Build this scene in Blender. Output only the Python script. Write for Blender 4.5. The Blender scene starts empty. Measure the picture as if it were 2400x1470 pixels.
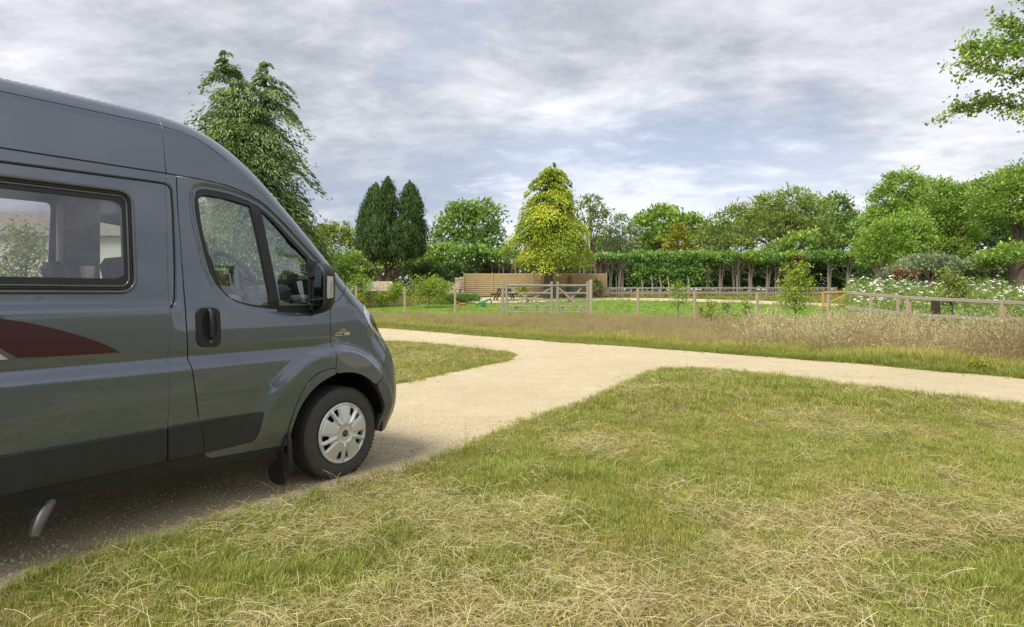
import bpy, math, random
import numpy as np
from mathutils import Vector, Matrix
from mathutils.geometry import delaunay_2d_cdt

# ------------------------------------------------------------------ camera, world, sun, exposure
SC = bpy.context.scene
COL = SC.collection
FOC, HOR, CAMH = 1500.0, 690.0, 1.44          # focal length and horizon of the 2400 px wide photograph
cam_d = bpy.data.cameras.new('camera')
cam_d.sensor_width = 36.0
cam_d.lens = FOC / 2400 * 36
cam_d.shift_y = -45.0 / 2400
cam_d.clip_start = 0.05
cam_d.clip_end = 3000
cam = bpy.data.objects.new('camera', cam_d)
cam.location = (0, 0, CAMH)
cam.rotation_euler = (math.radians(90), 0, 0)
COL.objects.link(cam)
SC.camera = cam

SUN_DIR = Vector((-0.50, -0.52, 1.0)).normalized()   # towards the sun
sun_el = math.asin(SUN_DIR.z)
sun_az = math.atan2(SUN_DIR.x, SUN_DIR.y)
sun_d = bpy.data.lights.new('sun', 'SUN')
sun_d.energy = 3.2
sun_d.angle = math.radians(26)
sun_d.color = (1.0, 0.95, 0.86)
sun = bpy.data.objects.new('sun', sun_d)
sun.rotation_euler = SUN_DIR.to_track_quat('Z', 'Y').to_euler()
COL.objects.link(sun)
SC.view_settings.view_transform = 'Standard'
SC.view_settings.look = 'None'
SC.view_settings.exposure = 0.60
SC.view_settings.gamma = 1.0
SC.view_settings.use_curve_mapping = False
SC.cycles.max_bounces = 8
SC.cycles.transparent_max_bounces = 16
SC.cycles.use_denoising = True
SC.cycles.sample_clamp_indirect = 6.0


class NT:
    """short way to write node trees"""
    def __init__(self, tree):
        self.t = tree
        tree.nodes.clear()

    def n(self, typ, **kw):
        nd = self.t.nodes.new(typ)
        ins = kw.pop('ins', {})
        for k, v in kw.items():
            setattr(nd, k, v)
        for k, v in ins.items():
            s = nd.inputs[k]
            if isinstance(v, bpy.types.NodeSocket):
                self.t.links.new(v, s)
            else:
                s.default_value = v
        return nd

    def math(self, op, a, b=0.0, clamp=False):
        nd = self.n('ShaderNodeMath', operation=op, use_clamp=clamp, ins={0: a, 1: b})
        return nd.outputs[0]

    def mix(self, f, a, b):
        nd = self.n('ShaderNodeMix', data_type='RGBA')
        for i, v in ((0, f), (6, a), (7, b)):
            if isinstance(v, bpy.types.NodeSocket):
                self.t.links.new(v, nd.inputs[i])
            else:
                nd.inputs[i].default_value = v if i == 0 else (tuple(v) + (1,))[:4]
        return nd.outputs[2]

    def ramp(self, f, stops, interp='LINEAR'):
        nd = self.n('ShaderNodeValToRGB', ins={0: f})
        cr = nd.color_ramp
        cr.interpolation = interp
        while len(cr.elements) < len(stops):
            cr.elements.new(0.5)
        for e, (p, c) in zip(cr.elements, stops):
            e.position = p
            e.color = (tuple(c) + (1,))[:4] if not isinstance(c, (int, float)) else (c, c, c, 1)
        return nd.outputs[0]

    def noise(self, vec, scale, detail=4, rough=0.5, dist=0.0, out=0):
        nd = self.n('ShaderNodeTexNoise', ins={'Scale': scale, 'Detail': detail, 'Roughness': rough, 'Distortion': dist})
        if vec is not None:
            self.t.links.new(vec, nd.inputs['Vector'])
        return nd.outputs[out]


def pixdir(px, py):
    return Vector(((px - 1200) / FOC, 1.0, (HOR - py) / FOC)).normalized()


def make_world():
    w = bpy.data.worlds.new('World')
    SC.world = w
    w.use_nodes = True
    T = NT(w.node_tree)
    sky = T.n('ShaderNodeTexSky', sky_type='NISHITA', sun_disc=False, sun_elevation=sun_el, sun_rotation=sun_az,
              altitude=50, air_density=1.0, dust_density=1.5)
    tc = T.n('ShaderNodeTexCoord')
    d = tc.outputs['Generated']
    sp = T.n('ShaderNodeSeparateXYZ', ins={0: d})
    den = T.math('ADD', T.math('MAXIMUM', sp.outputs[2], 0.0), 0.20)
    cu = T.math('DIVIDE', sp.outputs[0], den)
    cv = T.math('DIVIDE', sp.outputs[1], den)
    cp = T.n('ShaderNodeCombineXYZ', ins={0: cu, 1: cv, 2: 0.3}).outputs[0]
    # streaks lean a little, as in the photograph
    mp = T.n('ShaderNodeMapping', ins={'Vector': cp, 'Rotation': (0, 0, 0.35), 'Scale': (0.85, 1.15, 1.0), 'Location': (1.7, 0.4, 0)}).outputs[0]
    nA = T.noise(mp, 0.62, 7, 0.55, 0.7)
    nB = T.noise(mp, 1.9, 8, 0.6, 0.5)
    nC = T.noise(mp, 5.0, 6, 0.6, 0.3)
    f = T.math('ADD', T.math('MULTIPLY', nA, 0.78), T.math('ADD', T.math('MULTIPLY', nB, 0.50), T.math('MULTIPLY', nC, 0.34)))
    nD = T.noise(mp, 12.0, 5, 0.65, 0.2)
    f = T.math('ADD', f, T.math('MULTIPLY', nD, 0.16))
    f = T.math('SUBTRACT', f, 0.385)

    def blob(px, py, rad_deg, nz=0.0, sx=1.0):
        """soft mask round one direction; sx<1 makes it longer sideways"""
        c = pixdir(px, py)
        df = T.n('ShaderNodeVectorMath', operation='SUBTRACT', ins={0: d, 1: tuple(c)}).outputs[0]
        df = T.n('ShaderNodeVectorMath', operation='MULTIPLY', ins={0: df, 1: (sx, sx, 1.0)}).outputs[0]
        ln = T.n('ShaderNodeVectorMath', operation='LENGTH', ins={0: df}).outputs['Value']
        if nz:
            ln = T.math('ADD', ln, T.math('MULTIPLY', T.math('SUBTRACT', nC, 0.5), nz))
            ln = T.math('ADD', ln, T.math('MULTIPLY', T.math('SUBTRACT', nB, 0.5), nz * 1.2))
        r = math.radians(rad_deg)
        m = T.n('ShaderNodeMapRange', interpolation_type='SMOOTHSTEP', ins={0: ln, 1: r, 2: r * 0.15, 3: 0.0, 4: 1.0})
        return m.outputs[0]
    f = T.math('ADD', f, T.math('MULTIPLY', blob(1750, 260, 32, 0.1, 0.8), 0.10))
    f = T.math('ADD', f, T.math('MULTIPLY', blob(1500, 250, 14, 0.2, 0.6), 0.05))
    f = T.math('SUBTRACT', f, T.math('MULTIPLY', blob(650, 330, 26, 0.1, 0.9), 0.05))
    f = T.math('SUBTRACT', f, T.math('MULTIPLY', blob(1500, 60, 12, 0.1, 0.7), 0.05))
    col = T.ramp(f, [(0.33, (0.27, 0.295, 0.345)), (0.43, (0.36, 0.375, 0.415)), (0.51, (0.465, 0.475, 0.505)),
                     (0.60, (0.575, 0.585, 0.62)), (0.72, (0.76, 0.765, 0.79))])
    # thin places where blue shows, the dark blue base and the white heaps over the hedge
    col = T.mix(T.math('MULTIPLY', blob(1010, 95, 7, 0.30, 0.8), 0.40), col, (0.31, 0.37, 0.50))
    col = T.mix(T.math('MULTIPLY', blob(1570, 418, 9.5, 0.10, 0.42), 0.85), col, (0.26, 0.33, 0.47))
    col = T.mix(T.math('MULTIPLY', blob(1010, 470, 9, 0.10, 0.5), 0.55), col, (0.31, 0.37, 0.49))
    heap = T.math('MULTIPLY', blob(1530, 505, 7.0, 0.16, 0.38), 0.9)
    col = T.mix(heap, col, (0.68, 0.70, 0.76))
    col = T.mix(T.math('MULTIPLY', blob(1200, 540, 4.5, 0.12, 0.5), 0.8), col, (0.68, 0.70, 0.76))
    low = T.n('ShaderNodeMapRange', ins={0: sp.outputs[2], 1: 0.0, 2: 0.14, 3: 0.35, 4: 0.0}).outputs[0]
    col = T.mix(low, col, (0.56, 0.58, 0.625))
    bg1 = T.n('ShaderNodeBackground', ins={0: sky.outputs[0], 1: 0.08})
    bg2 = T.n('ShaderNodeBackground', ins={0: col, 1: 1.04})
    mx = T.n('ShaderNodeMixShader', ins={0: 0.93, 1: bg1.outputs[0], 2: bg2.outputs[0]})
    out = T.n('ShaderNodeOutputWorld', ins={0: mx.outputs[0]})


make_world()


# ------------------------------------------------------------------ materials
def pbsdf(T, col, rough=0.6, metal=0.0, **ins):
    b = T.n('ShaderNodeBsdfPrincipled')
    for k, v in (('Base Color', col), ('Roughness', rough), ('Metallic', metal)):
        if isinstance(v, bpy.types.NodeSocket):
            T.t.links.new(v, b.inputs[k])
        else:
            b.inputs[k].default_value = (tuple(v) + (1,))[:4] if k == 'Base Color' else v
    for k, v in ins.items():
        k = k.replace('_', ' ')
        if isinstance(v, bpy.types.NodeSocket):
            T.t.links.new(v, b.inputs[k])
        else:
            b.inputs[k].default_value = v
    return b


def newmat(name):
    m = bpy.data.materials.new(name)
    m.use_nodes = True
    return m, NT(m.node_tree)


def finish(T, sh):
    T.n('ShaderNodeOutputMaterial', ins={0: sh.outputs[0] if hasattr(sh, 'outputs') else sh})


def simple(name, col, rough=0.6, metal=0.0, var=0.12, scale=8.0, bump=0.0, bscale=60.0, **ins):
    """plain surface with slight procedural variation of colour and relief"""
    m, T = newmat(name)
    tc = T.n('ShaderNodeTexCoord').outputs['Object']
    nz = T.noise(tc, scale, 5, 0.6)
    a = tuple(c * (1 - var) for c in col)
    b = tuple(min(1, c * (1 + var)) for c in col)
    c = T.mix(T.ramp(nz, [(0.3, 0.0), (0.7, 1.0)]), a, b)
    if bump:
        bn = T.noise(tc, bscale, 4, 0.6)
        bp = T.n('ShaderNodeBump', ins={'Strength': bump, 'Distance': 0.01, 'Height': bn})
        ins['Normal'] = bp.outputs[0]
    finish(T, pbsdf(T, c, rough, metal, **ins))
    return m


def wood(name, a, b, rough=0.85, scale=3.0, grey=None):
    m, T = newmat(name)
    tc = T.n('ShaderNodeTexCoord').outputs['Object']
    mp = T.n('ShaderNodeMapping', ins={'Vector': tc, 'Scale': (scale, scale * 6, scale * 6)}).outputs[0]
    n1 = T.noise(mp, 2.0, 8, 0.65, 0.6)
    geo = T.n('ShaderNodeNewGeometry').outputs['Position']
    n2 = T.noise(geo, 1.7, 4, 0.6)
    n3 = T.noise(geo, 40.0, 3, 0.6)
    c = T.mix(T.ramp(n1, [(0.3, 0.0), (0.7, 1.0)]), a, b)
    c = T.mix(T.math('MULTIPLY', T.ramp(n2, [(0.45, 0.0), (0.7, 1.0)]), 0.5), c, grey or b)
    bp = T.n('ShaderNodeBump', ins={'Strength': 0.5, 'Distance': 0.01, 'Height': T.math('ADD', n1, n3)})
    finish(T, pbsdf(T, c, rough, 0.0, Normal=bp.outputs[0]))
    return m


def leafmat(name, dark, mid, light, trans=0.35, rough=0.55):
    """leaves: colour runs with a tint kept on each leaf, part random, part painted shading"""
    m, T = newmat(name)
    at = T.n('ShaderNodeAttribute', attribute_name='tint').outputs['Fac']
    geo = T.n('ShaderNodeNewGeometry').outputs['Position']
    nz = T.noise(geo, 0.9, 3, 0.6)
    f = T.math('ADD', T.math('MULTIPLY', at, 0.75), T.math('MULTIPLY', T.math('SUBTRACT', nz, 0.35), 0.4))
    c = T.ramp(f, [(0.12, dark), (0.48, mid), (0.88, light)])
    b = pbsdf(T, c, rough, 0.0, Specular_IOR_Level=0.3)
    tr = T.n('ShaderNodeBsdfTranslucent', ins={0: T.mix(0.35, c, (0.25, 0.36, 0.04))})
    mx = T.n('ShaderNodeMixShader', ins={0: trans, 1: b.outputs[0], 2: tr.outputs[0]})
    finish(T, mx)
    return m


def glassmat(name, tint=(0.8, 0.86, 0.84), refl=1.0, rough=0.0, base=0.03):
    m, T = newmat(name)
    lw = T.n('ShaderNodeLayerWeight', ins={'Blend': 0.5})
    f = T.math('ADD', T.math('MULTIPLY', T.math('POWER', lw.outputs['Facing'], 4.0), refl), base, clamp=True)
    tr = T.n('ShaderNodeBsdfTransparent', ins={0: tuple(tint) + (1,)})
    gl = T.n('ShaderNodeBsdfGlossy', ins={'Color': (0.95, 0.97, 1, 1), 'Roughness': rough})
    mx = T.n('ShaderNodeMixShader', ins={0: f, 1: tr.outputs[0], 2: gl.outputs[0]})
    finish(T, mx)
    return m


M = {}


def mats():
    # van paint: dark blue grey metallic under clear coat, faint orange peel and dust
    m, T = newmat('grey_metallic_paint')
    tc = T.n('ShaderNodeTexCoord').outputs['Object']
    sp = T.n('ShaderNodeSeparateXYZ', ins={0: tc})
    fl = T.noise(tc, 900.0, 2, 0.6)
    big = T.noise(tc, 1.6, 3, 0.5)
    dust = T.math('MULTIPLY', T.n('ShaderNodeMapRange', ins={0: sp.outputs[2], 1: 0.85, 2: 0.3, 3: 0.0, 4: 0.22}).outputs[0], T.noise(tc, 6.0, 5, 0.7))
    c = T.mix(T.math('MULTIPLY', fl, 0.5), (0.084, 0.108, 0.145), (0.130, 0.160, 0.206))
    c = T.mix(dust, c, (0.17, 0.155, 0.125))
    bp = T.n('ShaderNodeBump', ins={'Strength': 0.05, 'Distance': 0.002, 'Height': big})
    bp2 = T.n('ShaderNodeBump', ins={'Strength': 0.02, 'Distance': 0.0006, 'Height': T.noise(tc, 120.0, 2, 0.5), 'Normal': bp.outputs[0]})
    finish(T, pbsdf(T, c, 0.34, 0.45, Coat_Weight=1.0, Coat_Roughness=0.035, Coat_IOR=1.75, Coat_Normal=bp2.outputs[0], Normal=bp.outputs[0]))
    M['paint'] = m
    M['bumper'] = simple('bumper_grey_plastic', (0.115, 0.118, 0.12), 0.42, 0.15, 0.08, 5, 0.05, 200, Coat_Weight=0.25, Coat_Roughness=0.2)
    M['plastic'] = simple('black_textured_plastic', (0.017, 0.0175, 0.019), 0.5, 0, 0.15, 6, 0.25, 350)
    M['cladding'] = simple('charcoal_cladding_plastic', (0.024, 0.0245, 0.027), 0.48, 0, 0.15, 6, 0.25, 350)
    M['rubber'] = simple('black_rubber_seal', (0.018, 0.017, 0.018), 0.42, 0, 0.1)
    M['seam'] = simple('dark_seam', (0.006, 0.006, 0.006), 0.8, 0, 0.1)
    M['alu'] = simple('grey_window_frame_metal', (0.13, 0.13, 0.135), 0.28, 0.7, 0.08, Coat_Weight=0.4)
    M['glass'] = glassmat('clear_glass', (0.80, 0.90, 0.85), 0.9, 0.0, 0.17)
    M['privacy'] = glassmat('smoked_window_glass', (0.78, 0.77, 0.79), 0.9, 0.012, 0.12)
    M['silver'] = simple('silver_wheel_trim', (0.70, 0.70, 0.70), 0.34, 0.5, 0.06, 20, 0.03, 100, Coat_Weight=0.3)
    M['steel'] = simple('dull_steel', (0.16, 0.15, 0.14), 0.45, 0.9, 0.25, 14)
    M['chrome'] = simple('chrome_badge', (0.75, 0.75, 0.74), 0.18, 1.0, 0.05)
    M['maroon'] = simple('maroon_vinyl', (0.050, 0.003, 0.011), 0.35, 0, 0.05, Coat_Weight=0.35, Coat_Roughness=0.08)
    M['cream'] = simple('cream_vinyl', (0.55, 0.55, 0.50), 0.3, 0, 0.05)
    M['red'] = simple('dark_red_enamel', (0.10, 0.008, 0.012), 0.25, 0, 0.05)
    M['lens'] = simple('headlight_lens', (0.62, 0.64, 0.60), 0.12, 0.3, 0.1, Coat_Weight=1.0)
    M['lens2'] = simple('indicator_lens', (0.55, 0.52, 0.46), 0.12, 0.2, 0.2, 60, Coat_Weight=1.0)
    M['amber'] = simple('amber_bulb', (0.35, 0.14, 0.06), 0.3)
    M['trim'] = simple('dark_interior_plastic', (0.085, 0.095, 0.10), 0.55, 0, 0.2)
    M['trim_light'] = simple('pale_interior_trim', (0.36, 0.37, 0.37), 0.6, 0, 0.1)
    M['curtain'] = simple('grey_blind_fabric', (0.31, 0.30, 0.31), 0.8, 0, 0.15)
    M['seatcloth'] = simple('grey_seat_fabric', (0.27, 0.265, 0.26), 0.85, 0, 0.2)
    # tyre with fine tread relief
    m, T = newmat('tyre_rubber')
    tc = T.n('ShaderNodeTexCoord').outputs['Object']
    c = T.mix(T.noise(tc, 14.0, 6, 0.7), (0.030, 0.030, 0.030), (0.075, 0.072, 0.066))
    bp = T.n('ShaderNodeBump', ins={'Strength': 0.3, 'Distance': 0.003, 'Height': T.noise(tc, 160.0, 4, 0.7)})
    finish(T, pbsdf(T, c, 0.62, 0, Normal=bp.outputs[0]))
    M['tyre'] = m
    # limestone gravel
    m, T = newmat('pale_limestone_gravel')
    geo = T.n('ShaderNodeNewGeometry').outputs['Position']
    v1 = T.n('ShaderNodeTexVoronoi', ins={'Vector': geo, 'Scale': 60.0})
    v2 = T.n('ShaderNodeTexVoronoi', ins={'Vector': geo, 'Scale': 240.0})
    big = T.noise(geo, 0.6, 5, 0.6)
    mid = T.noise(geo, 7.0, 6, 0.7)
    sp = T.n('ShaderNodeSeparateColor', ins={0: v1.outputs['Color']})
    g1 = T.mix(sp.outputs[0], (0.40, 0.325, 0.195), (0.73, 0.63, 0.42))
    sp2 = T.n('ShaderNodeSeparateColor', ins={0: v2.outputs['Color']})
    g2 = T.mix(sp2.outputs[0], (0.40, 0.325, 0.20), (0.71, 0.61, 0.42))
    c = T.mix(0.5, g1, g2)
    c = T.mix(T.math('MULTIPLY', T.ramp(mid, [(0.5, 0.0), (0.75, 1.0)]), 0.35), c, (0.42, 0.34, 0.22))
    c = T.mix(T.ramp(big, [(0.4, 0.0), (0.65, 0.35)]), c, (0.71, 0.615, 0.42))
    rut = T.noise(geo, 2.2, 6, 0.7)
    c = T.mix(T.math('MULTIPLY', T.ramp(rut, [(0.42, 0.0), (0.70, 1.0)]), 0.30), c, (0.40, 0.315, 0.185))
    h = T.math('ADD', T.math('MULTIPLY', v1.outputs['Distance'], -1.0), T.math('MULTIPLY', v2.outputs['Distance'], -0.5))
    bp = T.n('ShaderNodeBump', ins={'Strength': 0.9, 'Distance': 0.010, 'Height': h})
    finish(T, pbsdf(T, c, 0.95, 0, Normal=bp.outputs[0], Specular_IOR_Level=0.2))
    M['gravel'] = m
    M['stonebit'] = simple('limestone_chip', (0.52, 0.425, 0.27), 0.9, 0, 0.3, 30)
    # turf under the grass
    m, T = newmat('turf_soil')
    geo = T.n('ShaderNodeNewGeometry').outputs['Position']
    a = T.noise(geo, 0.7, 5, 0.6)
    b = T.noise(geo, 14.0, 6, 0.7)
    c = T.mix(T.ramp(a, [(0.38, 0.0), (0.62, 1.0)]), (0.15, 0.125, 0.05), (0.11, 0.12, 0.03))
    c = T.mix(T.ramp(b, [(0.4, 0.0), (0.7, 0.7)]), c, (0.17, 0.135, 0.06))
    bp = T.n('ShaderNodeBump', ins={'Strength': 0.8, 'Distance': 0.03, 'Height': b})
    finish(T, pbsdf(T, c, 0.95, 0, Normal=bp.outputs[0], Specular_IOR_Level=0.1))
    M['turf'] = m
    m, T = newmat('lawn_green')
    geo = T.n('ShaderNodeNewGeometry').outputs['Position']
    a = T.noise(geo, 0.5, 4, 0.6)
    b = T.noise(geo, 25.0, 5, 0.7)
    c = T.mix(a, (0.18, 0.27, 0.045), (0.23, 0.33, 0.06))
    c = T.mix(T.math('MULTIPLY', b, 0.5), c, (0.20, 0.30, 0.05))
    bp = T.n('ShaderNodeBump', ins={'Strength': 0.6, 'Distance': 0.02, 'Height': b})
    finish(T, pbsdf(T, c, 0.9, 0, Normal=bp.outputs[0], Specular_IOR_Level=0.1))
    M['lawn'] = m
    # blades of grass: per-blade random colour, darkened at the foot as painted shade
    M['g_green'] = leafmat('green_grass_blades', (0.17, 0.20, 0.035), (0.34, 0.385, 0.075), (0.58, 0.60, 0.17), 0.35)
    M['g_lawn'] = leafmat('lawn_blades', (0.16, 0.27, 0.035), (0.23, 0.36, 0.055), (0.36, 0.46, 0.10), 0.3)
    M['g_olive'] = leafmat('olive_grass_blades', (0.26, 0.25, 0.05), (0.50, 0.48, 0.11), (0.74, 0.68, 0.25), 0.35)
    M['g_straw'] = leafmat('dry_straw', (0.34, 0.26, 0.11), (0.60, 0.50, 0.25), (0.80, 0.73, 0.46), 0.25)
    M['g_brown'] = leafmat('brown_dead_grass', (0.29, 0.21, 0.09), (0.48, 0.36, 0.17), (0.66, 0.53, 0.28), 0.25)
    M['g_purple'] = leafmat('purplish_grass_heads', (0.32, 0.19, 0.14), (0.56, 0.375, 0.285), (0.76, 0.58, 0.42), 0.4)
    M['g_gold'] = leafmat('pale_golden_seed_plumes', (0.42, 0.34, 0.17), (0.60, 0.51, 0.29), (0.78, 0.70, 0.45), 0.3)
    # woods
    M['w_grey'] = wood('weathered_grey_timber', (0.23, 0.205, 0.165), (0.37, 0.34, 0.28), grey=(0.30, 0.29, 0.25))
    M['w_pale'] = wood('pale_softwood_post', (0.36, 0.285, 0.185), (0.48, 0.39, 0.27), grey=(0.36, 0.32, 0.25))
    M['w_slat'] = wood('tan_fence_slats', (0.42, 0.30, 0.145), (0.56, 0.42, 0.225), grey=(0.38, 0.28, 0.15))
    M['w_dark'] = wood('dark_stained_timber', (0.035, 0.022, 0.016), (0.07, 0.045, 0.03))
    M['w_orange'] = wood('orange_new_timber', (0.42, 0.25, 0.07), (0.52, 0.33, 0.11))
    M['bark'] = wood('brown_bark', (0.075, 0.052, 0.038), (0.16, 0.12, 0.09), scale=2.0)
    M['bark_red'] = wood('reddish_yew_bark', (0.11, 0.065, 0.045), (0.22, 0.15, 0.11), scale=2.0)
    M['bark_pale'] = wood('pale_grey_bark', (0.20, 0.16, 0.125), (0.36, 0.31, 0.26), scale=2.0)
    M['twig'] = simple('bare_brown_twigs', (0.17, 0.125, 0.095), 0.9, 0, 0.3)
    M['wire'] = simple('fence_wire', (0.30, 0.30, 0.30), 0.5, 0.8, 0.1)
    M['galv'] = simple('galvanised_hinge', (0.45, 0.47, 0.49), 0.45, 0.7, 0.15)
    M['wall_stone'] = simple('cotswold_stone', (0.40, 0.33, 0.22), 0.95, 0, 0.35, 6, 0.6, 20)
    M['roof_stone'] = simple('stone_tile', (0.46, 0.39, 0.27), 0.95, 0, 0.35, 4, 0.6, 20)
    M['render'] = simple('cream_render', (0.70, 0.69, 0.60), 0.9, 0, 0.06, 1)
    M['slate'] = simple('grey_roof_tiles', (0.22, 0.19, 0.175), 0.85, 0, 0.2, 3)
    M['teal'] = simple('teal_glazed_pot', (0.05, 0.14, 0.14), 0.3)
    M['toy_green'] = simple('green_toy_plastic', (0.02, 0.20, 0.10), 0.4)
    M['toy_red'] = simple('orange_toy_plastic', (0.50, 0.12, 0.04), 0.4)
    M['yellow'] = simple('yellow_hose', (0.70, 0.62, 0.08), 0.5)
    M['bulb'] = simple('white_bulb_glass', (0.85, 0.85, 0.82), 0.3)
    M['white_petal'] = simple('white_petals', (0.80, 0.80, 0.74), 0.7, 0, 0.08)
    M['yellow_petal'] = simple('yellow_petals', (0.75, 0.50, 0.04), 0.7, 0, 0.1)
    M['window_dark'] = simple('dark_house_window', (0.03, 0.035, 0.04), 0.1, 0, 0.1)
    # leaves
    M['l_thuja'] = leafmat('dark_drooping_conifer', (0.037, 0.081, 0.029), (0.105, 0.187, 0.054), (0.320, 0.405, 0.133), 0.2)
    M['l_gold'] = leafmat('golden_conifer', (0.055, 0.105, 0.016), (0.21, 0.31, 0.032), (0.60, 0.62, 0.055), 0.25)
    M['l_yew'] = leafmat('dark_upright_yew', (0.038, 0.075, 0.025), (0.088, 0.155, 0.050), (0.20, 0.28, 0.085), 0.2)
    M['l_oak'] = leafmat('mid_green_leaves', (0.091, 0.170, 0.044), (0.227, 0.377, 0.087), (0.543, 0.679, 0.186), 0.3)
    M['l_fresh'] = leafmat('fresh_green_leaves', (0.111, 0.213, 0.037), (0.286, 0.448, 0.076), (0.647, 0.751, 0.162), 0.35)
    M['l_olive'] = leafmat('olive_green_leaves', (0.102, 0.164, 0.040), (0.272, 0.362, 0.084), (0.542, 0.604, 0.164), 0.3)
    M['l_grey'] = leafmat('greyish_green_leaves', (0.127, 0.182, 0.100), (0.273, 0.346, 0.182), (0.510, 0.582, 0.346), 0.3)
    M['l_hedge'] = leafmat('hedge_green_leaves', (0.070, 0.157, 0.045), (0.195, 0.368, 0.085), (0.559, 0.739, 0.171), 0.3)
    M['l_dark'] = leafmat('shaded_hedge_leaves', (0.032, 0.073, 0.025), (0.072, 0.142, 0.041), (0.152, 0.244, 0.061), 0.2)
    M['l_lime'] = leafmat('yellow_green_leaves', (0.152, 0.240, 0.025), (0.316, 0.430, 0.051), (0.582, 0.607, 0.089), 0.35)
    M['l_gorse'] = leafmat('ochre_green_leaves', (0.14, 0.16, 0.022), (0.34, 0.34, 0.04), (0.58, 0.54, 0.08), 0.3)
    M['l_rust'] = leafmat('rusty_dead_leaves', (0.126, 0.041, 0.018), (0.243, 0.081, 0.041), (0.342, 0.144, 0.072), 0.2)


mats()


# ------------------------------------------------------------------ object helpers
def tag(o, label=None, cat=None, group=None, kind=None):
    if label: o['label'] = label
    if cat: o['category'] = cat
    if group: o['group'] = group
    if kind: o['kind'] = kind
    return o


def empty(name, loc, rz=0.0, label=None, cat=None, group=None):
    o = bpy.data.objects.new(name, None)
    o.empty_display_size = 0.2
    o.location = loc
    o.rotation_euler = (0, 0, rz)
    COL.objects.link(o)
    return tag(o, label, cat, group)


def link(name, me, parent=None):
    o = bpy.data.objects.new(name, me)
    COL.objects.link(o)
    if parent is not None:
        o.parent = parent
    return o


def copy_tree(o, parent=None):
    c = o.copy()
    COL.objects.link(c)
    if parent is not None:
        c.parent = parent
    for ch in [x for x in o.children]:
        copy_tree(ch, c)
    return c


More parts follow.
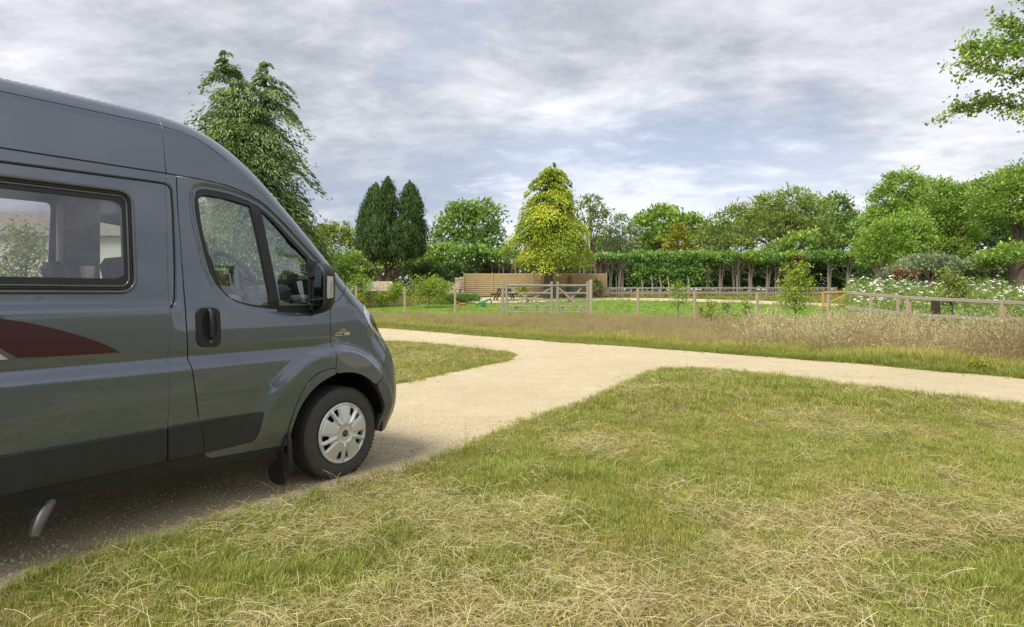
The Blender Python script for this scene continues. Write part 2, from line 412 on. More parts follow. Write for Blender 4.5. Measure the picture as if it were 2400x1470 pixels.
class MB:
    """collects simple solids for one mesh"""
    def __init__(self):
        self.v, self.f = [], []

    def add(self, vs, fs):
        b = len(self.v)
        self.v += [tuple(map(float, p)) for p in vs]
        self.f += [tuple(b + i for i in f) for f in fs]
        return self

    def box(self, c, s, rot=None, bev=0.0):
        hx, hy, hz = s[0] / 2, s[1] / 2, s[2] / 2
        if bev <= 0:
            vs = [Vector((x * hx, y * hy, z * hz)) for z in (-1, 1) for x, y in ((-1, -1), (1, -1), (1, 1), (-1, 1))]
            fs = [(3, 2, 1, 0), (4, 5, 6, 7), (0, 1, 5, 4), (1, 2, 6, 5), (2, 3, 7, 6), (3, 0, 4, 7)]
        else:
            vs, fs = [], []
            lay = [(-hz, bev), (-hz + bev, 0), (hz - bev, 0), (hz, bev)]
            for z, ins in lay:
                for x, y in ((-1, -1), (1, -1), (1, 1), (-1, 1)):
                    vs.append(Vector((x * (hx - ins) if ins else x * hx, y * (hy - bev) , z)))
                    vs.append(Vector((x * (hx - bev), y * (hy - ins) if ins else y * hy, z)))
            # order each ring as an octagon
            rings = []
            for k in range(4):
                r = vs[k * 8:(k + 1) * 8]
                r = sorted(r, key=lambda p: math.atan2(p.y / hy, p.x / hx))
                rings.append(r)
            vs = [p for r in rings for p in r]
            for k in range(3):
                for i in range(8):
                    j = (i + 1) % 8
                    fs.append((k * 8 + i, k * 8 + j, (k + 1) * 8 + j, (k + 1) * 8 + i))
            fs.append(tuple(reversed(range(8))))
            fs.append(tuple(range(24, 32)))
        if rot is not None:
            vs = [rot @ p for p in vs]
        c = Vector(c)
        return self.add([p + c for p in vs], fs)

    def beam(self, a, b, w, h, up=(0, 0, 1), bev=0.0):
        a, b = Vector(a), Vector(b)
        x = (b - a).normalized()
        up = Vector(up)
        if abs(x.dot(up)) > 0.99:
            up = Vector((1, 0, 0))
        y = up.cross(x).normalized()
        z = x.cross(y)
        R = Matrix((x, y, z)).transposed()
        return self.box((a + b) / 2, ((b - a).length, w, h), R, bev)

    def tube(self, pts, rad, seg=8, cap=True):
        pts = [Vector(p) for p in pts]
        n = len(pts)
        rad = list(rad) if hasattr(rad, '__len__') else [rad] * n
        vs, fs = [], []
        prev = None
        for i, p in enumerate(pts):
            t = (pts[min(i + 1, n - 1)] - pts[max(i - 1, 0)]).normalized()
            if prev is None:
                prev = t.orthogonal().normalized()
            a = (prev - t * prev.dot(t))
            a = a.normalized() if a.length > 1e-6 else t.orthogonal().normalized()
            prev = a
            b = t.cross(a)
            for k in range(seg):
                an = 2 * math.pi * k / seg
                vs.append(p + (a * math.cos(an) + b * math.sin(an)) * rad[i])
        for i in range(n - 1):
            for k in range(seg):
                j = (k + 1) % seg
                fs.append((i * seg + k, i * seg + j, (i + 1) * seg + j, (i + 1) * seg + k))
        if cap:
            fs.append(tuple(reversed(range(seg))))
            fs.append(tuple(range((n - 1) * seg, n * seg)))
        return self.add(vs, fs)

    def lathe(self, prof, seg=48, axis='y', c=(0, 0, 0), closed=False):
        """prof: (radius, position along axis)"""
        vs, fs = [], []
        for r, h in prof:
            for k in range(seg):
                a = 2 * math.pi * k / seg
                x, y = r * math.cos(a), r * math.sin(a)
                p = {'z': (x, y, h), 'y': (x, h, y), 'x': (h, x, y)}[axis]
                vs.append((p[0] + c[0], p[1] + c[1], p[2] + c[2]))
        n = len(prof)
        for i in range(n if closed else n - 1):
            i2 = (i + 1) % n
            for k in range(seg):
                j = (k + 1) % seg
                fs.append((i * seg + k, i * seg + j, i2 * seg + j, i2 * seg + k))
        return self.add(vs, fs)

    def build(self, name, mat, parent=None, smooth=False, loc=None):
        me = bpy.data.meshes.new(name)
        me.from_pydata(self.v, [], self.f)
        me.materials.append(M[mat] if isinstance(mat, str) else mat)
        if smooth:
            me.polygons.foreach_set('use_smooth', [True] * len(me.polygons))
            me.set_sharp_from_angle(angle=math.radians(40))
        me.update()
        o = link(name, me, parent)
        if loc is not None:
            o.location = loc
        return o


def quads_mesh(name, V, tint=None, mat=None, faces=None, smooth=False):
    """V: (n,4,3) separate quads, or (N,3) with faces (m,4)"""
    if faces is None:
        n = V.shape[0]
        co = V.reshape(-1, 3)
        faces = np.arange(n * 4, dtype=np.int32).reshape(-1, 4)
    else:
        co = V
    me = bpy.data.meshes.new(name)
    me.vertices.add(len(co))
    me.vertices.foreach_set('co', np.ascontiguousarray(co, dtype=np.float32).ravel())
    m = len(faces)
    me.loops.add(m * 4)
    me.loops.foreach_set('vertex_index', np.ascontiguousarray(faces, dtype=np.int32).ravel())
    me.polygons.add(m)
    me.polygons.foreach_set('loop_start', np.arange(0, m * 4, 4, dtype=np.int32))
    if smooth:
        me.polygons.foreach_set('use_smooth', np.ones(m, dtype=bool))
    if tint is not None:
        at = me.attributes.new('tint', 'FLOAT', 'POINT')
        at.data.foreach_set('value', np.ascontiguousarray(tint, dtype=np.float32).ravel())
    if mat is not None:
        me.materials.append(M[mat] if isinstance(mat, str) else mat)
    me.update(calc_edges=True)
    return me


def nrm(a):
    return a / np.maximum(np.linalg.norm(a, axis=-1, keepdims=True), 1e-9)


_rl = np.random.RandomState(5)
LAT = _rl.rand(256, 256)


def vnoise(x, y, s=1.0, seed=0):
    """smooth value noise 0..1"""
    x = np.asarray(x) * s + seed * 17.3
    y = np.asarray(y) * s + seed * 7.1
    xi, yi = np.floor(x).astype(int), np.floor(y).astype(int)
    fx, fy = x - xi, y - yi
    fx, fy = fx * fx * (3 - 2 * fx), fy * fy * (3 - 2 * fy)
    g = lambda a, b: LAT[a % 256, b % 256]
    return (g(xi, yi) * (1 - fx) + g(xi + 1, yi) * fx) * (1 - fy) + (g(xi, yi + 1) * (1 - fx) + g(xi + 1, yi + 1) * fx) * fy


def fbm(x, y, s=1.0, seed=0, oct=4):
    t, a, tot = 0, 1.0, 0
    for i in range(oct):
        t = t + a * vnoise(x, y, s * 2 ** i, seed + i)
        tot += a
        a *= 0.55
    return t / tot


def sstep(a, b, x):
    t = np.clip((np.asarray(x, dtype=float) - a) / (b - a), 0, 1)
    return t * t * (3 - 2 * t)


def inpoly(x, y, poly):
    x, y = np.asarray(x), np.asarray(y)
    ins = np.zeros(x.shape, bool)
    n = len(poly)
    for i in range(n):
        x1, y1 = poly[i]
        x2, y2 = poly[(i + 1) % n]
        if y1 == y2:
            continue
        c = ((y1 > y) != (y2 > y)) & (x < (x2 - x1) * (y - y1) / (y2 - y1) + x1)
        ins ^= c
    return ins


def resample(pts, step, closed=True):
    out = []
    n = len(pts)
    for i in range(n if closed else n - 1):
        a, b = np.array(pts[i], float), np.array(pts[(i + 1) % n], float)
        k = max(1, int(math.ceil(np.linalg.norm(b - a) / step)))
        for j in range(k):
            out.append(tuple(a + (b - a) * j / k))
    if not closed:
        out.append(tuple(map(float, pts[-1])))
    return out


def seg_dist(x, y, poly, closed=False):
    """distance to a polyline, nearest segment index and position on it"""
    x, y = np.asarray(x, float).ravel(), np.asarray(y, float).ravel()
    best = np.full(x.shape, 1e9)
    bi = np.zeros(x.shape, int)
    bt = np.zeros(x.shape)
    n = len(poly)
    for i in range(n if closed else n - 1):
        x1, y1 = poly[i]
        x2, y2 = poly[(i + 1) % n]
        dx, dy = x2 - x1, y2 - y1
        L = dx * dx + dy * dy + 1e-12
        t = np.clip(((x - x1) * dx + (y - y1) * dy) / L, 0, 1)
        d = np.hypot(x - x1 - t * dx, y - y1 - t * dy)
        m = d < best
        best[m], bi[m], bt[m] = d[m], i, t[m]
    return best, bi, bt


# ------------------------------------------------------------------ terrain and paths
_hy = np.array([-200, 0, 16, 18, 20, 23, 27, 35, 49, 60, 90, 160, 400, 900], float)
_hz = np.array([0, 0, 0, .03, .09, .26, .49, .81, 1.28, 1.5, 2.0, 2.6, 3.5, 4.0], float)


def terr(x, y):
    """height of the ground: level by the van, a gentle rise beyond the cross track"""
    y = np.asarray(y, float)
    h = 0
    for o in (-1.2, -.6, 0, .6, 1.2):
        h = h + np.interp(y + o, _hy, _hz)
    return h / 5


def th(x, y):
    return float(terr(x, y))


def gpix(px, py):
    """ground point seen at a pixel of the photograph"""
    k = (HOR - py) / FOC
    lo, hi = 0.5, 400.0
    for _ in range(50):
        m = (lo + hi) / 2
        if CAMH + k * m > th(0, m):
            lo = m
        else:
            hi = m
    return ((px - 1200) / FOC * lo, lo)


def at(px, Y, dz=0.0):
    """point on the ground at depth Y on the column px"""
    x = (px - 1200) / FOC * Y
    return Vector((x, Y, th(x, Y) + dz))


def zpix(py, Y):
    return CAMH + (HOR - py) / FOC * Y


near_edge = [(-700, 1740), (-300, 1525), (-100, 1445), (0, 1405), (60, 1365), (150, 1338), (250, 1303), (330, 1282), (450, 1248), (600, 1210), (680, 1185), (760, 1158), (850, 1128), (950, 1102), (1050, 1068), (1120, 1045), (1200, 1002), (1300, 968), (1400, 935), (1480, 895), (1535, 873), (1570, 866), (1640, 867), (1700, 871), (1800, 882), (1900, 893), (2000, 906), (2100, 918), (2200, 930), (2300, 942), (2400, 953), (2700, 990), (3300, 1070), (4500, 1230)]
far_edge = [(5200, 1110), (3300, 968), (2700, 915), (2400, 889), (2300, 880), (2200, 872), (2100, 862), (2000, 853), (1900, 846), (1800, 838),
            (1700, 831), (1600, 823), (1500, 815), (1400, 808), (1300, 802), (1200, 794), (1100, 786), (1000, 777), (885, 769),
            (760, 762), (500, 756), (200, 753), (-400, 752)]
island = [(1198, 836), (1188, 829), (1100, 819), (1000, 807), (925, 803), (780, 797), (600, 790), (300, 785), (-200, 783), (-900, 782),
          (-1200, 1180), (-300, 1120), (200, 1020), (600, 950), (800, 925), (930, 903), (1000, 886), (1060, 872), (1110, 862), (1165, 851), (1190, 845)]


def wob(poly, amp, step=0.25):
    """bring pixels to the ground and roughen the line"""
    g = [gpix(*p) for p in poly]
    return g


NE, FE, IS = [wob(p, 0.1) for p in (near_edge, far_edge, island)]
PATH = NE + [(40, 2.0), (40, 4.5)][:0] + FE + [(-40, FE[-1][1]), (-40, 1.2)]


def edge_noise(pts, amp, seed):
    out = []
    for x, y in resample(pts, 0.12):
        out.append((x + amp * (fbm(x, y, 2.0, seed) - .5) * 2, y + amp * (fbm(x, y, 2.0, seed + 5) - .5) * 2))
    return out


def tri_sheet(outline, holes, step, zfun, name, mat, dz, extra=None):
    """flat region triangulated over the terrain"""
    pts = [Vector(p) for p in outline]
    edges = [(i, (i + 1) % len(outline)) for i in range(len(outline))]
    for h in holes:
        b = len(pts)
        pts += [Vector(p) for p in h]
        edges += [(b + i, b + (i + 1) % len(h)) for i in range(len(h))]
    xs = [p[0] for p in outline]
    ys = [p[1] for p in outline]
    gx, gy = np.meshgrid(np.arange(min(xs), max(xs), step), np.arange(min(ys), max(ys), step))
    gx, gy = gx.ravel(), gy.ravel()
    ok = inpoly(gx, gy, outline)
    for h in holes:
        ok &= ~inpoly(gx, gy, h)
    pts += [Vector((a, b)) for a, b in zip(gx[ok], gy[ok])]
    vs, es, fs, *_ = delaunay_2d_cdt(pts, edges, [], 0, 1e-5)
    V = np.array([tuple(p) for p in vs])
    F = np.array([f for f in fs if len(f) == 3])
    c = V[F].mean(axis=1)
    ok = inpoly(c[:, 0], c[:, 1], outline)
    for h in holes:
        ok &= ~inpoly(c[:, 0], c[:, 1], h)
    F = F[ok]
    Z = zfun(V[:, 0], V[:, 1]) + dz
    me = bpy.data.meshes.new(name)
    me.from_pydata(np.column_stack([V, Z]).tolist(), [], F.tolist())
    me.materials.append(M[mat])
    me.polygons.foreach_set('use_smooth', [True] * len(me.polygons))
    me.update()
    return link(name, me)


def make_ground():
    ys = np.concatenate([np.linspace(-60, 0, 25), np.arange(0.4, 50, 0.4), np.linspace(50, 100, 40)[1:], np.geomspace(101, 1500, 30)])
    xs = np.concatenate([-np.geomspace(41, 1200, 25)[::-1], np.arange(-40, 40.1, 0.8), np.geomspace(41, 1200, 25)])
    X, Y = np.meshgrid(xs, ys)
    Z = terr(X, Y)
    V = np.stack([X, Y, Z], -1).reshape(-1, 3)
    nx, ny = len(xs), len(ys)
    i = np.arange(nx - 1)[None, :] + nx * np.arange(ny - 1)[:, None]
    F = np.stack([i, i + 1, i + nx + 1, i + nx], -1).reshape(-1, 4)
    o = link('ground', quads_mesh('ground', V, None, 'turf', F, True))
    tag(o, kind='structure')


make_ground()
path_out = edge_noise([p for p in PATH], 0.12, 3)
path_isl = edge_noise(IS, 0.12, 4)
o = tri_sheet(path_out, [path_isl], 0.5, terr, 'gravel_track', 'gravel', 0.012)
tag(o, kind='structure')
# lawn beyond the gate, the light walk behind it and the sandy terrace
lawn_px = [(820, 727), (1000, 714), (1100, 712), (1180, 712), (1420, 704.5), (1600, 708), (1819, 716), (1990, 722), (2300, 740), (2500, 790), (1900, 760), (1500, 757), (1200, 752), (840, 750)]
LAWN = [gpix(*p) for p in lawn_px]
tag(tri_sheet(LAWN, [], 1.0, terr, 'lawn', 'lawn', 0.008), kind='structure')
walk_px = [(1100, 711.3), (1180, 711.3), (1420, 703.8), (1600, 707.2), (1819, 715.2), (1960, 719.5), (2060, 717), (1819, 706.5), (1600, 700.5), (1440, 698.3), (1180, 697.6), (1105, 697.8), (1090, 700)]
tag(tri_sheet([gpix(*p) for p in walk_px], [], 0.8, terr, 'back_path', 'gravel', 0.016), kind='structure')


# ------------------------------------------------------------------ the camper van
TH = math.atan(1032 / 1500.0)
SN, CS = math.sin(TH), math.cos(TH)
VP0 = np.array([-1.336, 4.985])       # front wheel, outer side
VD, VN = np.array([SN, CS]), np.array([CS, -SN])
van = empty('camper_van', (VP0[0], VP0[1], 0), math.atan2(CS, SN), 'grey blue high roof camper van parked on the gravel track with a maroon side stripe', 'camper van')
# outline of the van seen from its side (along the van, height), with the corner radius there
CP = [(-4.98, 0.30, .12), (-5.0, 0.8, .12), (-4.99, 1.4, .12), (-4.93, 2.2, .14), (-4.86, 2.50, .16), (-4.72, 2.60, .16), (-4.4, 2.612, .16), (-3.2, 2.615, .16), (-2.06, 2.614, .16), (-1.6, 2.612, .16), (-1.40, 2.609, .16), (-1.25, 2.602, .16), (-1.10, 2.585, .16), (-.963, 2.545, .155), (-.825, 2.478, .15), (-.705, 2.392, .14),
      (-.586, 2.29, .135), (-.435, 2.14, .13), (-.265, 1.968, .13), (-.14, 1.838, .13), (-.03, 1.72, .13), (.076, 1.61, .14), (.2, 1.492, .16), (.294, 1.42, .19), (.387, 1.355, .22),
      (.455, 1.305, .25), (.51, 1.25, .28), (.560, 1.185, .3), (.605, 1.12, .3), (.655, 1.055, .3), (.70, .985, .3), (.733, .92, .3), (.757, .85, .3), (.773, .766, .3), (.785, .683, .3),
      (.789, .56, .3), (.775, .45, .3), (.745, .365, .3), (.70, .27, .3), (.66, .12, .3), (.64, 0.0, .3)]


def smooth_curve(P, k):
    """Catmull-Rom through the points"""
    P = np.array(P, float)
    Q = np.vstack([2 * P[0] - P[1], P, 2 * P[-1] - P[-2]])
    out = []
    for i in range(1, len(Q) - 2):
        for j in range(k):
            t = j / k
            a, b, c, d = Q[i - 1], Q[i], Q[i + 1], Q[i + 2]
            out.append(0.5 * ((2 * b) + (c - a) * t + (2 * a - 5 * b + 4 * c - d) * t * t + (3 * b - a - 3 * c + d) * t ** 3))
    out.append(P[-1])
    return np.array(out)


VC = smooth_curve(CP, 4)
_sl = np.concatenate([[0], np.cumsum(np.hypot(*np.diff(VC[:, :2], axis=0).T))])
_ss = np.linspace(0, _sl[-1], int(_sl[-1] / .04))
VC = np.column_stack([np.interp(_ss, _sl, VC[:, k]) for k in range(3)])
VCuz = [tuple(p[:2]) for p in VC]
zA = [0, .30, .34, .43, .627, .80, .975, .985, 1.045, 1.106, 1.20, 1.35, 1.388, 1.8, 2.1, 2.19, 2.205, 2.5, 2.62]
vA = [-.05, -.04, -.03, -.012, -.002, .014, .020, .018, -.016, -.006, -.004, -.006, -.030, -.066, -.100, -.110, -.112, -.160, -.185]
vB = [-.05, -.04, -.03, -.012, -.002, .014, .020, .018, -.016, -.006, -.006, -.014, -.020, -.066, -.100, -.110, -.112, -.160, -.185]
vC = [-.05, -.04, -.03, -.012, -.004, -.006, -.008, -.008, -.009, -.010, -.010, -.014, -.020, -.066, -.100, -.110, -.112, -.160, -.185]
WIN_DOOR = [(-1.094, 2.105), (-1.070, 2.122), (-1.035, 2.130), (-.931, 2.128), (-.828, 2.115), (-.721, 2.090), (-.646, 2.062), (-.571, 2.014), (-.479, 1.938), (-.381, 1.848), (-.28, 1.755), (-.205, 1.685),
            (-.212, 1.318), (-.553, 1.335), (-.642, 1.343), (-.754, 1.359), (-.855, 1.389), (-.934, 1.437), (-.998, 1.507), (-1.037, 1.587), (-1.064, 1.697), (-1.088, 1.831), (-1.105, 1.945), (-1.108, 2.05)]


def prof(z, vv):
    r = 0
    for o, w in ((-.009, .2), (-.0045, .2), (0, .2), (.0045, .2), (.009, .2)):
        r = r + w * np.interp(z + o, zA, vv)
    return r


def Vside(u, z):
    """how far the side skin stands out from the wheel plane"""
    u, z = np.asarray(u, float), np.asarray(z, float)
    sh = u.shape
    u, z = u.ravel(), z.ravel()
    w = sstep(-1.30, -1.24, u)
    v = prof(z, vA) * (1 - w) + prof(z, vB) * w
    wc = sstep(-.30, .08, u)
    v = v * (1 - wc) + prof(z, vC) * wc
    # crease bands fade out over the front wheel
    # wheel arch bulge
    for cx in (-0.06, -4.03):
        du = (u - cx)
        rr = np.hypot(np.where(du < 0, du / 1.13, du), (z - .40))
        amp = .026 + .034 * (wc if cx > -1 else 0)
        wide = .03 * sstep(-.15, -.45, du)
        t_ = np.clip((rr - (.585 - wide)) / (.08 + wide * 1.5), 0, 1)
        v = v + amp * (1 - t_ * t_ * (3 - 2 * t_)) * sstep(.35, .55, z)
    # hollow line round the door glass
    near = (u > -1.2) & (u < -.1) & (z > 1.25) & (z < 2.2)
    if near.any():
        d, _, _ = seg_dist(u[near], z[near], WIN_DOOR, True)
        v[near] -= 0.010 * sstep(.045, .012, d)
    # rounded roof, pillar and nose edges
    d, bi, bt = seg_dist(u, z, VCuz)
    R = np.interp(bi + bt, np.arange(len(VC)), VC[:, 2])
    q = np.clip(R - d, 0, R * .9999)
    v = v - (R - np.sqrt(R * R - q * q))
    return v.reshape(sh)


def uz(px, py, dv=0.0):
    """point of the van's side (along, height) seen at a pixel"""
    r = np.array([(px - 1200) / FOC, 1.0, (HOR - py) / FOC])
    v = 0.0
    for i in range(14):
        t = (VN @ VP0 + v + dv) / (VN @ r[:2])
        u = float(VD @ (r[:2] * t) - VD @ VP0)
        z = float(CAMH + r[2] * t)
        nv = float(Vside(np.array([u]), np.array([z]))[0])
        nv = max(nv, -.12) if z < 1.4 else nv
        v = v * .5 + nv * .5 if i > 3 else nv
    return (u, z)


def pxl(*pts):
    return [uz(*p) for p in pts]


CTR = -1.03    # centre line of the van in v


def skin(name, outline, mat, parent, holes=(), dv=0.0, depth=0.018, step=0.045, side=1, lip=0.003, surf=None, smooth_step=0.03, rows=True, plain=False):
    """panel cut from the side surface, with rolled edges"""
    surf = surf or Vside
    rings = [resample(outline, smooth_step)] + [resample(h, smooth_step) for h in holes]
    pts, edges = [], []
    for r in rings:
        b = len(pts)
        pts += r
        edges += [(b + i, b + (i + 1) % len(r)) for i in range(len(r))]
    ou = np.array(rings[0])
    u0, z0, u1, z1 = ou[:, 0].min(), ou[:, 1].min(), ou[:, 0].max(), ou[:, 1].max()
    gu, gz = np.meshgrid(np.arange(u0 + step / 2, u1, step), np.arange(z0 + step / 2, z1, step))
    cand = [np.column_stack([gu.ravel(), gz.ravel()])]
    if rows:
        for zr in (.965, .98, .99, 1.0, 1.02, 1.04, 1.052, 1.07, 1.09, 1.106, 1.12, 1.335, 1.345, 1.355, 1.37, 1.384, 1.395, 1.41):
            if z0 < zr < z1:
                us = np.arange(u0 + .01, u1, step)
                cand.append(np.column_stack([us, np.full_like(us, zr)]))
        T = np.gradient(VC[:, :2], axis=0)
        T /= np.linalg.norm(T, axis=1)[:, None]
        N = np.stack([T[:, 1], -T[:, 0]], 1)
        for k in (.002, .01, .03, .07, .13, .22, .34, .5, .7, .9, 1.05):
            cand.append(VC[:, :2] + N * (VC[:, 2:3] * k))
        for cx in (-0.06, -4.03):
            for rr in (.575, .60, .625, .65, .675, .70):
                a = np.arange(0, math.pi, .07)
                ca = np.cos(a) * rr
                cand.append(np.column_stack([cx + np.where(ca < 0, ca * 1.13, ca), .40 + np.sin(a) * rr]))
        for r in rings[1:]:
            rp = np.array(r)
            rt_ = nrm(np.roll(rp, -1, 0) - np.roll(rp, 1, 0))
            for hh in (-.05, -.038, -.028, -.018, -.008, .008, .018, .028, .038, .05):
                cand.append(rp + np.stack([-rt_[:, 1], rt_[:, 0]], 1) * hh)
    cand = np.vstack(cand)
    ok = inpoly(cand[:, 0], cand[:, 1], rings[0])
    for r in rings[1:]:
        ok &= ~inpoly(cand[:, 0], cand[:, 1], r)
    cand = cand[ok]
    dmin = np.full(len(cand), 9.0)
    for r in rings:
        dmin = np.minimum(dmin, seg_dist(cand[:, 0], cand[:, 1], r, True)[0])
    cand = cand[dmin > (.0012 if rows else .2 * step)]
    allp = pts + [tuple(c) for c in cand]
    vs, es, fs, *_ = delaunay_2d_cdt([Vector(p) for p in allp], edges, [], 0, 1e-6)
    P = np.array([tuple(p) for p in vs])
    F = np.array([f for f in fs if len(f) == 3])
    c = P[F].mean(axis=1)
    ok = inpoly(c[:, 0], c[:, 1], rings[0])
    for r in rings[1:]:
        ok &= ~inpoly(c[:, 0], c[:, 1], r)
    F = F[ok]
    # one winding
    a = P[F[:, 1]] - P[F[:, 0]]
    b = P[F[:, 2]] - P[F[:, 0]]
    neg = (a[:, 0] * b[:, 1] - a[:, 1] * b[:, 0]) < 0
    F[neg] = F[neg][:, ::-1]
    h = .0025
    U, Z = P[:, 0], P[:, 1]
    V = surf(U, Z) + dv
    du = (surf(U + h, Z) - surf(U - h, Z)) / (2 * h)
    dz = (surf(U, Z + h) - surf(U, Z - h)) / (2 * h)
    Nn = nrm(np.stack([-du, np.ones_like(du), -dz], -1))
    # boundary edges of the kept triangles
    E = {}
    for t in F:
        for i in range(3):
            a_, b_ = int(t[i]), int(t[(i + 1) % 3])
            E[(a_, b_)] = 1
    bd = [(a_, b_) for (a_, b_) in E if (b_, a_) not in E]

    def loc(u, v, z):
        y = -v if side > 0 else (-(2 * CTR) + v)
        return (u, y, z)
    co = [loc(U[i], V[i], Z[i]) for i in range(len(P))]
    nr = [(Nn[i, 0], -Nn[i, 1] * side, Nn[i, 2]) for i in range(len(P))]
    # the map (u, v, z) -> (x, -y, z) keeps outward faces when wound this way
    faces = [tuple(t[::-1]) if side < 0 else tuple(t) for t in F.tolist()]
    if depth > 0:
        ndir = {}
        if rows and surf is Vside:
            dC = seg_dist(P[:, 0], P[:, 1], VCuz)[0]
            bd = [(a_, b_) for a_, b_ in bd if dC[a_] > .0009 or dC[b_] > .0009]
        for a_, b_ in bd:
            d2 = nrm(np.array([P[b_, 1] - P[a_, 1], -(P[b_, 0] - P[a_, 0])]))
            for k in (a_, b_):
                ndir[k] = ndir.get(k, 0) + d2
        idx = {}
        prof_ = [(0.0, 0.0, 0.0), (.35, -.0, .35), (lip, -lip * .6, 1.0), (lip * 1.15, -depth, 1.0)]
        for k, d2 in ndir.items():
            d2 = nrm(np.array(d2, float))
            idx[k] = []
            for m, (out_, dn, wn) in enumerate(((0, 0, 0.0), (lip * .7, -lip * .35, .7), (lip, -lip * 1.3, 1.0), (lip, -depth, 1.0))):
                # the rolled lip lies inside the outline so that gaps stay open
                if m == 0:
                    idx[k].append(k)
                    continue
                nn = Nn[k] * (1 - wn) + np.array([d2[0], 0, d2[1]]) * wn
                nn = nn / np.linalg.norm(nn)
                p3 = np.array([U[k], V[k], Z[k]]) + np.array([d2[0], 0, d2[1]]) * out_ + Nn[k] * dn
                idx[k].append(len(co))
                co.append(loc(*p3))
                nr.append((nn[0], -nn[1] * side, nn[2]))
        for a_, b_ in bd:
            for m in range(3):
                q = (idx[a_][m], idx[a_][m + 1], idx[b_][m + 1], idx[b_][m])
                faces.append(q if side > 0 else tuple(reversed(q)))
    me = bpy.data.meshes.new(name)
    me.from_pydata(co, [], faces)
    me.materials.append(M[mat])
    me.polygons.foreach_set('use_smooth', [True] * len(me.polygons))
    me.update()
    me.normals_split_custom_set_from_vertices(nr)
    return link(name, me, parent)


def ribbon(name, pts, width, mat, parent, dv=0.0012, surf=None, side=1):
    """thin line lying on the skin (seam, gutter, painted crease shade or highlight)"""
    surf = surf or Vside
    p = np.array(resample(pts, .03, False))
    T = nrm(np.gradient(p, axis=0))
    N = np.stack([-T[:, 1], T[:, 0]], 1) * width / 2
    co = []
    for k in (-1, -.5, .5, 1):
        q = p + N * k
        v = surf(q[:, 0], q[:, 1]) + (dv if abs(k) < 1 else -.001)
        co.append(np.column_stack([q[:, 0], -v if side > 0 else -(2 * CTR) + v, q[:, 1]]))
    n = len(p)
    V = np.concatenate(co)
    F = []
    for r in range(3):
        for i in range(n - 1):
            F.append((r * n + i, r * n + i + 1, (r + 1) * n + i + 1, (r + 1) * n + i))
    me = quads_mesh(name, V, None, mat, np.array(F))
    return link(name, me, parent)


def csub(a, b, inset=0.0):
    """part of the outline curve between the points nearest a and b"""
    ia = seg_dist([a[0]], [a[1]], VCuz)
    ib = seg_dist([b[0]], [b[1]], VCuz)
    s0, s1 = ia[1][0] + ia[2][0], ib[1][0] + ib[2][0]
    lo, hi = min(s0, s1), max(s0, s1)
    ts = [lo] + [float(k) for k in range(int(math.ceil(lo + .01)), int(math.floor(hi - .01)) + 1)] + [hi]
    if s0 > s1:
        ts = ts[::-1]
    out = []
    for t in ts:
        out.append((float(np.interp(t, np.arange(len(VC)), VC[:, 0])), float(np.interp(t, np.arange(len(VC)), VC[:, 1]))))
    return out


def arc_pts(cx, cz, r, a0, a1, n=24, sx=1.0):
    return [(cx + sx * r * math.cos(math.radians(a0 + (a1 - a0) * i / n)), cz + r * math.sin(math.radians(a0 + (a1 - a0) * i / n))) for i in range(n + 1)]


def rounded(pts, r=0.02, k=4):
    """round the corners of a polygon"""
    out = []
    n = len(pts)
    for i in range(n):
        p0, p1, p2 = np.array(pts[i - 1], float), np.array(pts[i], float), np.array(pts[(i + 1) % n], float)
        a, b = p0 - p1, p2 - p1
        la, lb = np.linalg.norm(a), np.linalg.norm(b)
        rr = min(r, la * .45, lb * .45)
        a, b = p1 + a / la * rr, p1 + b / lb * rr
        for j in range(k + 1):
            t = j / k
            out.append(tuple((1 - t) ** 2 * a + 2 * t * (1 - t) * p1 + t * t * b))
    return out


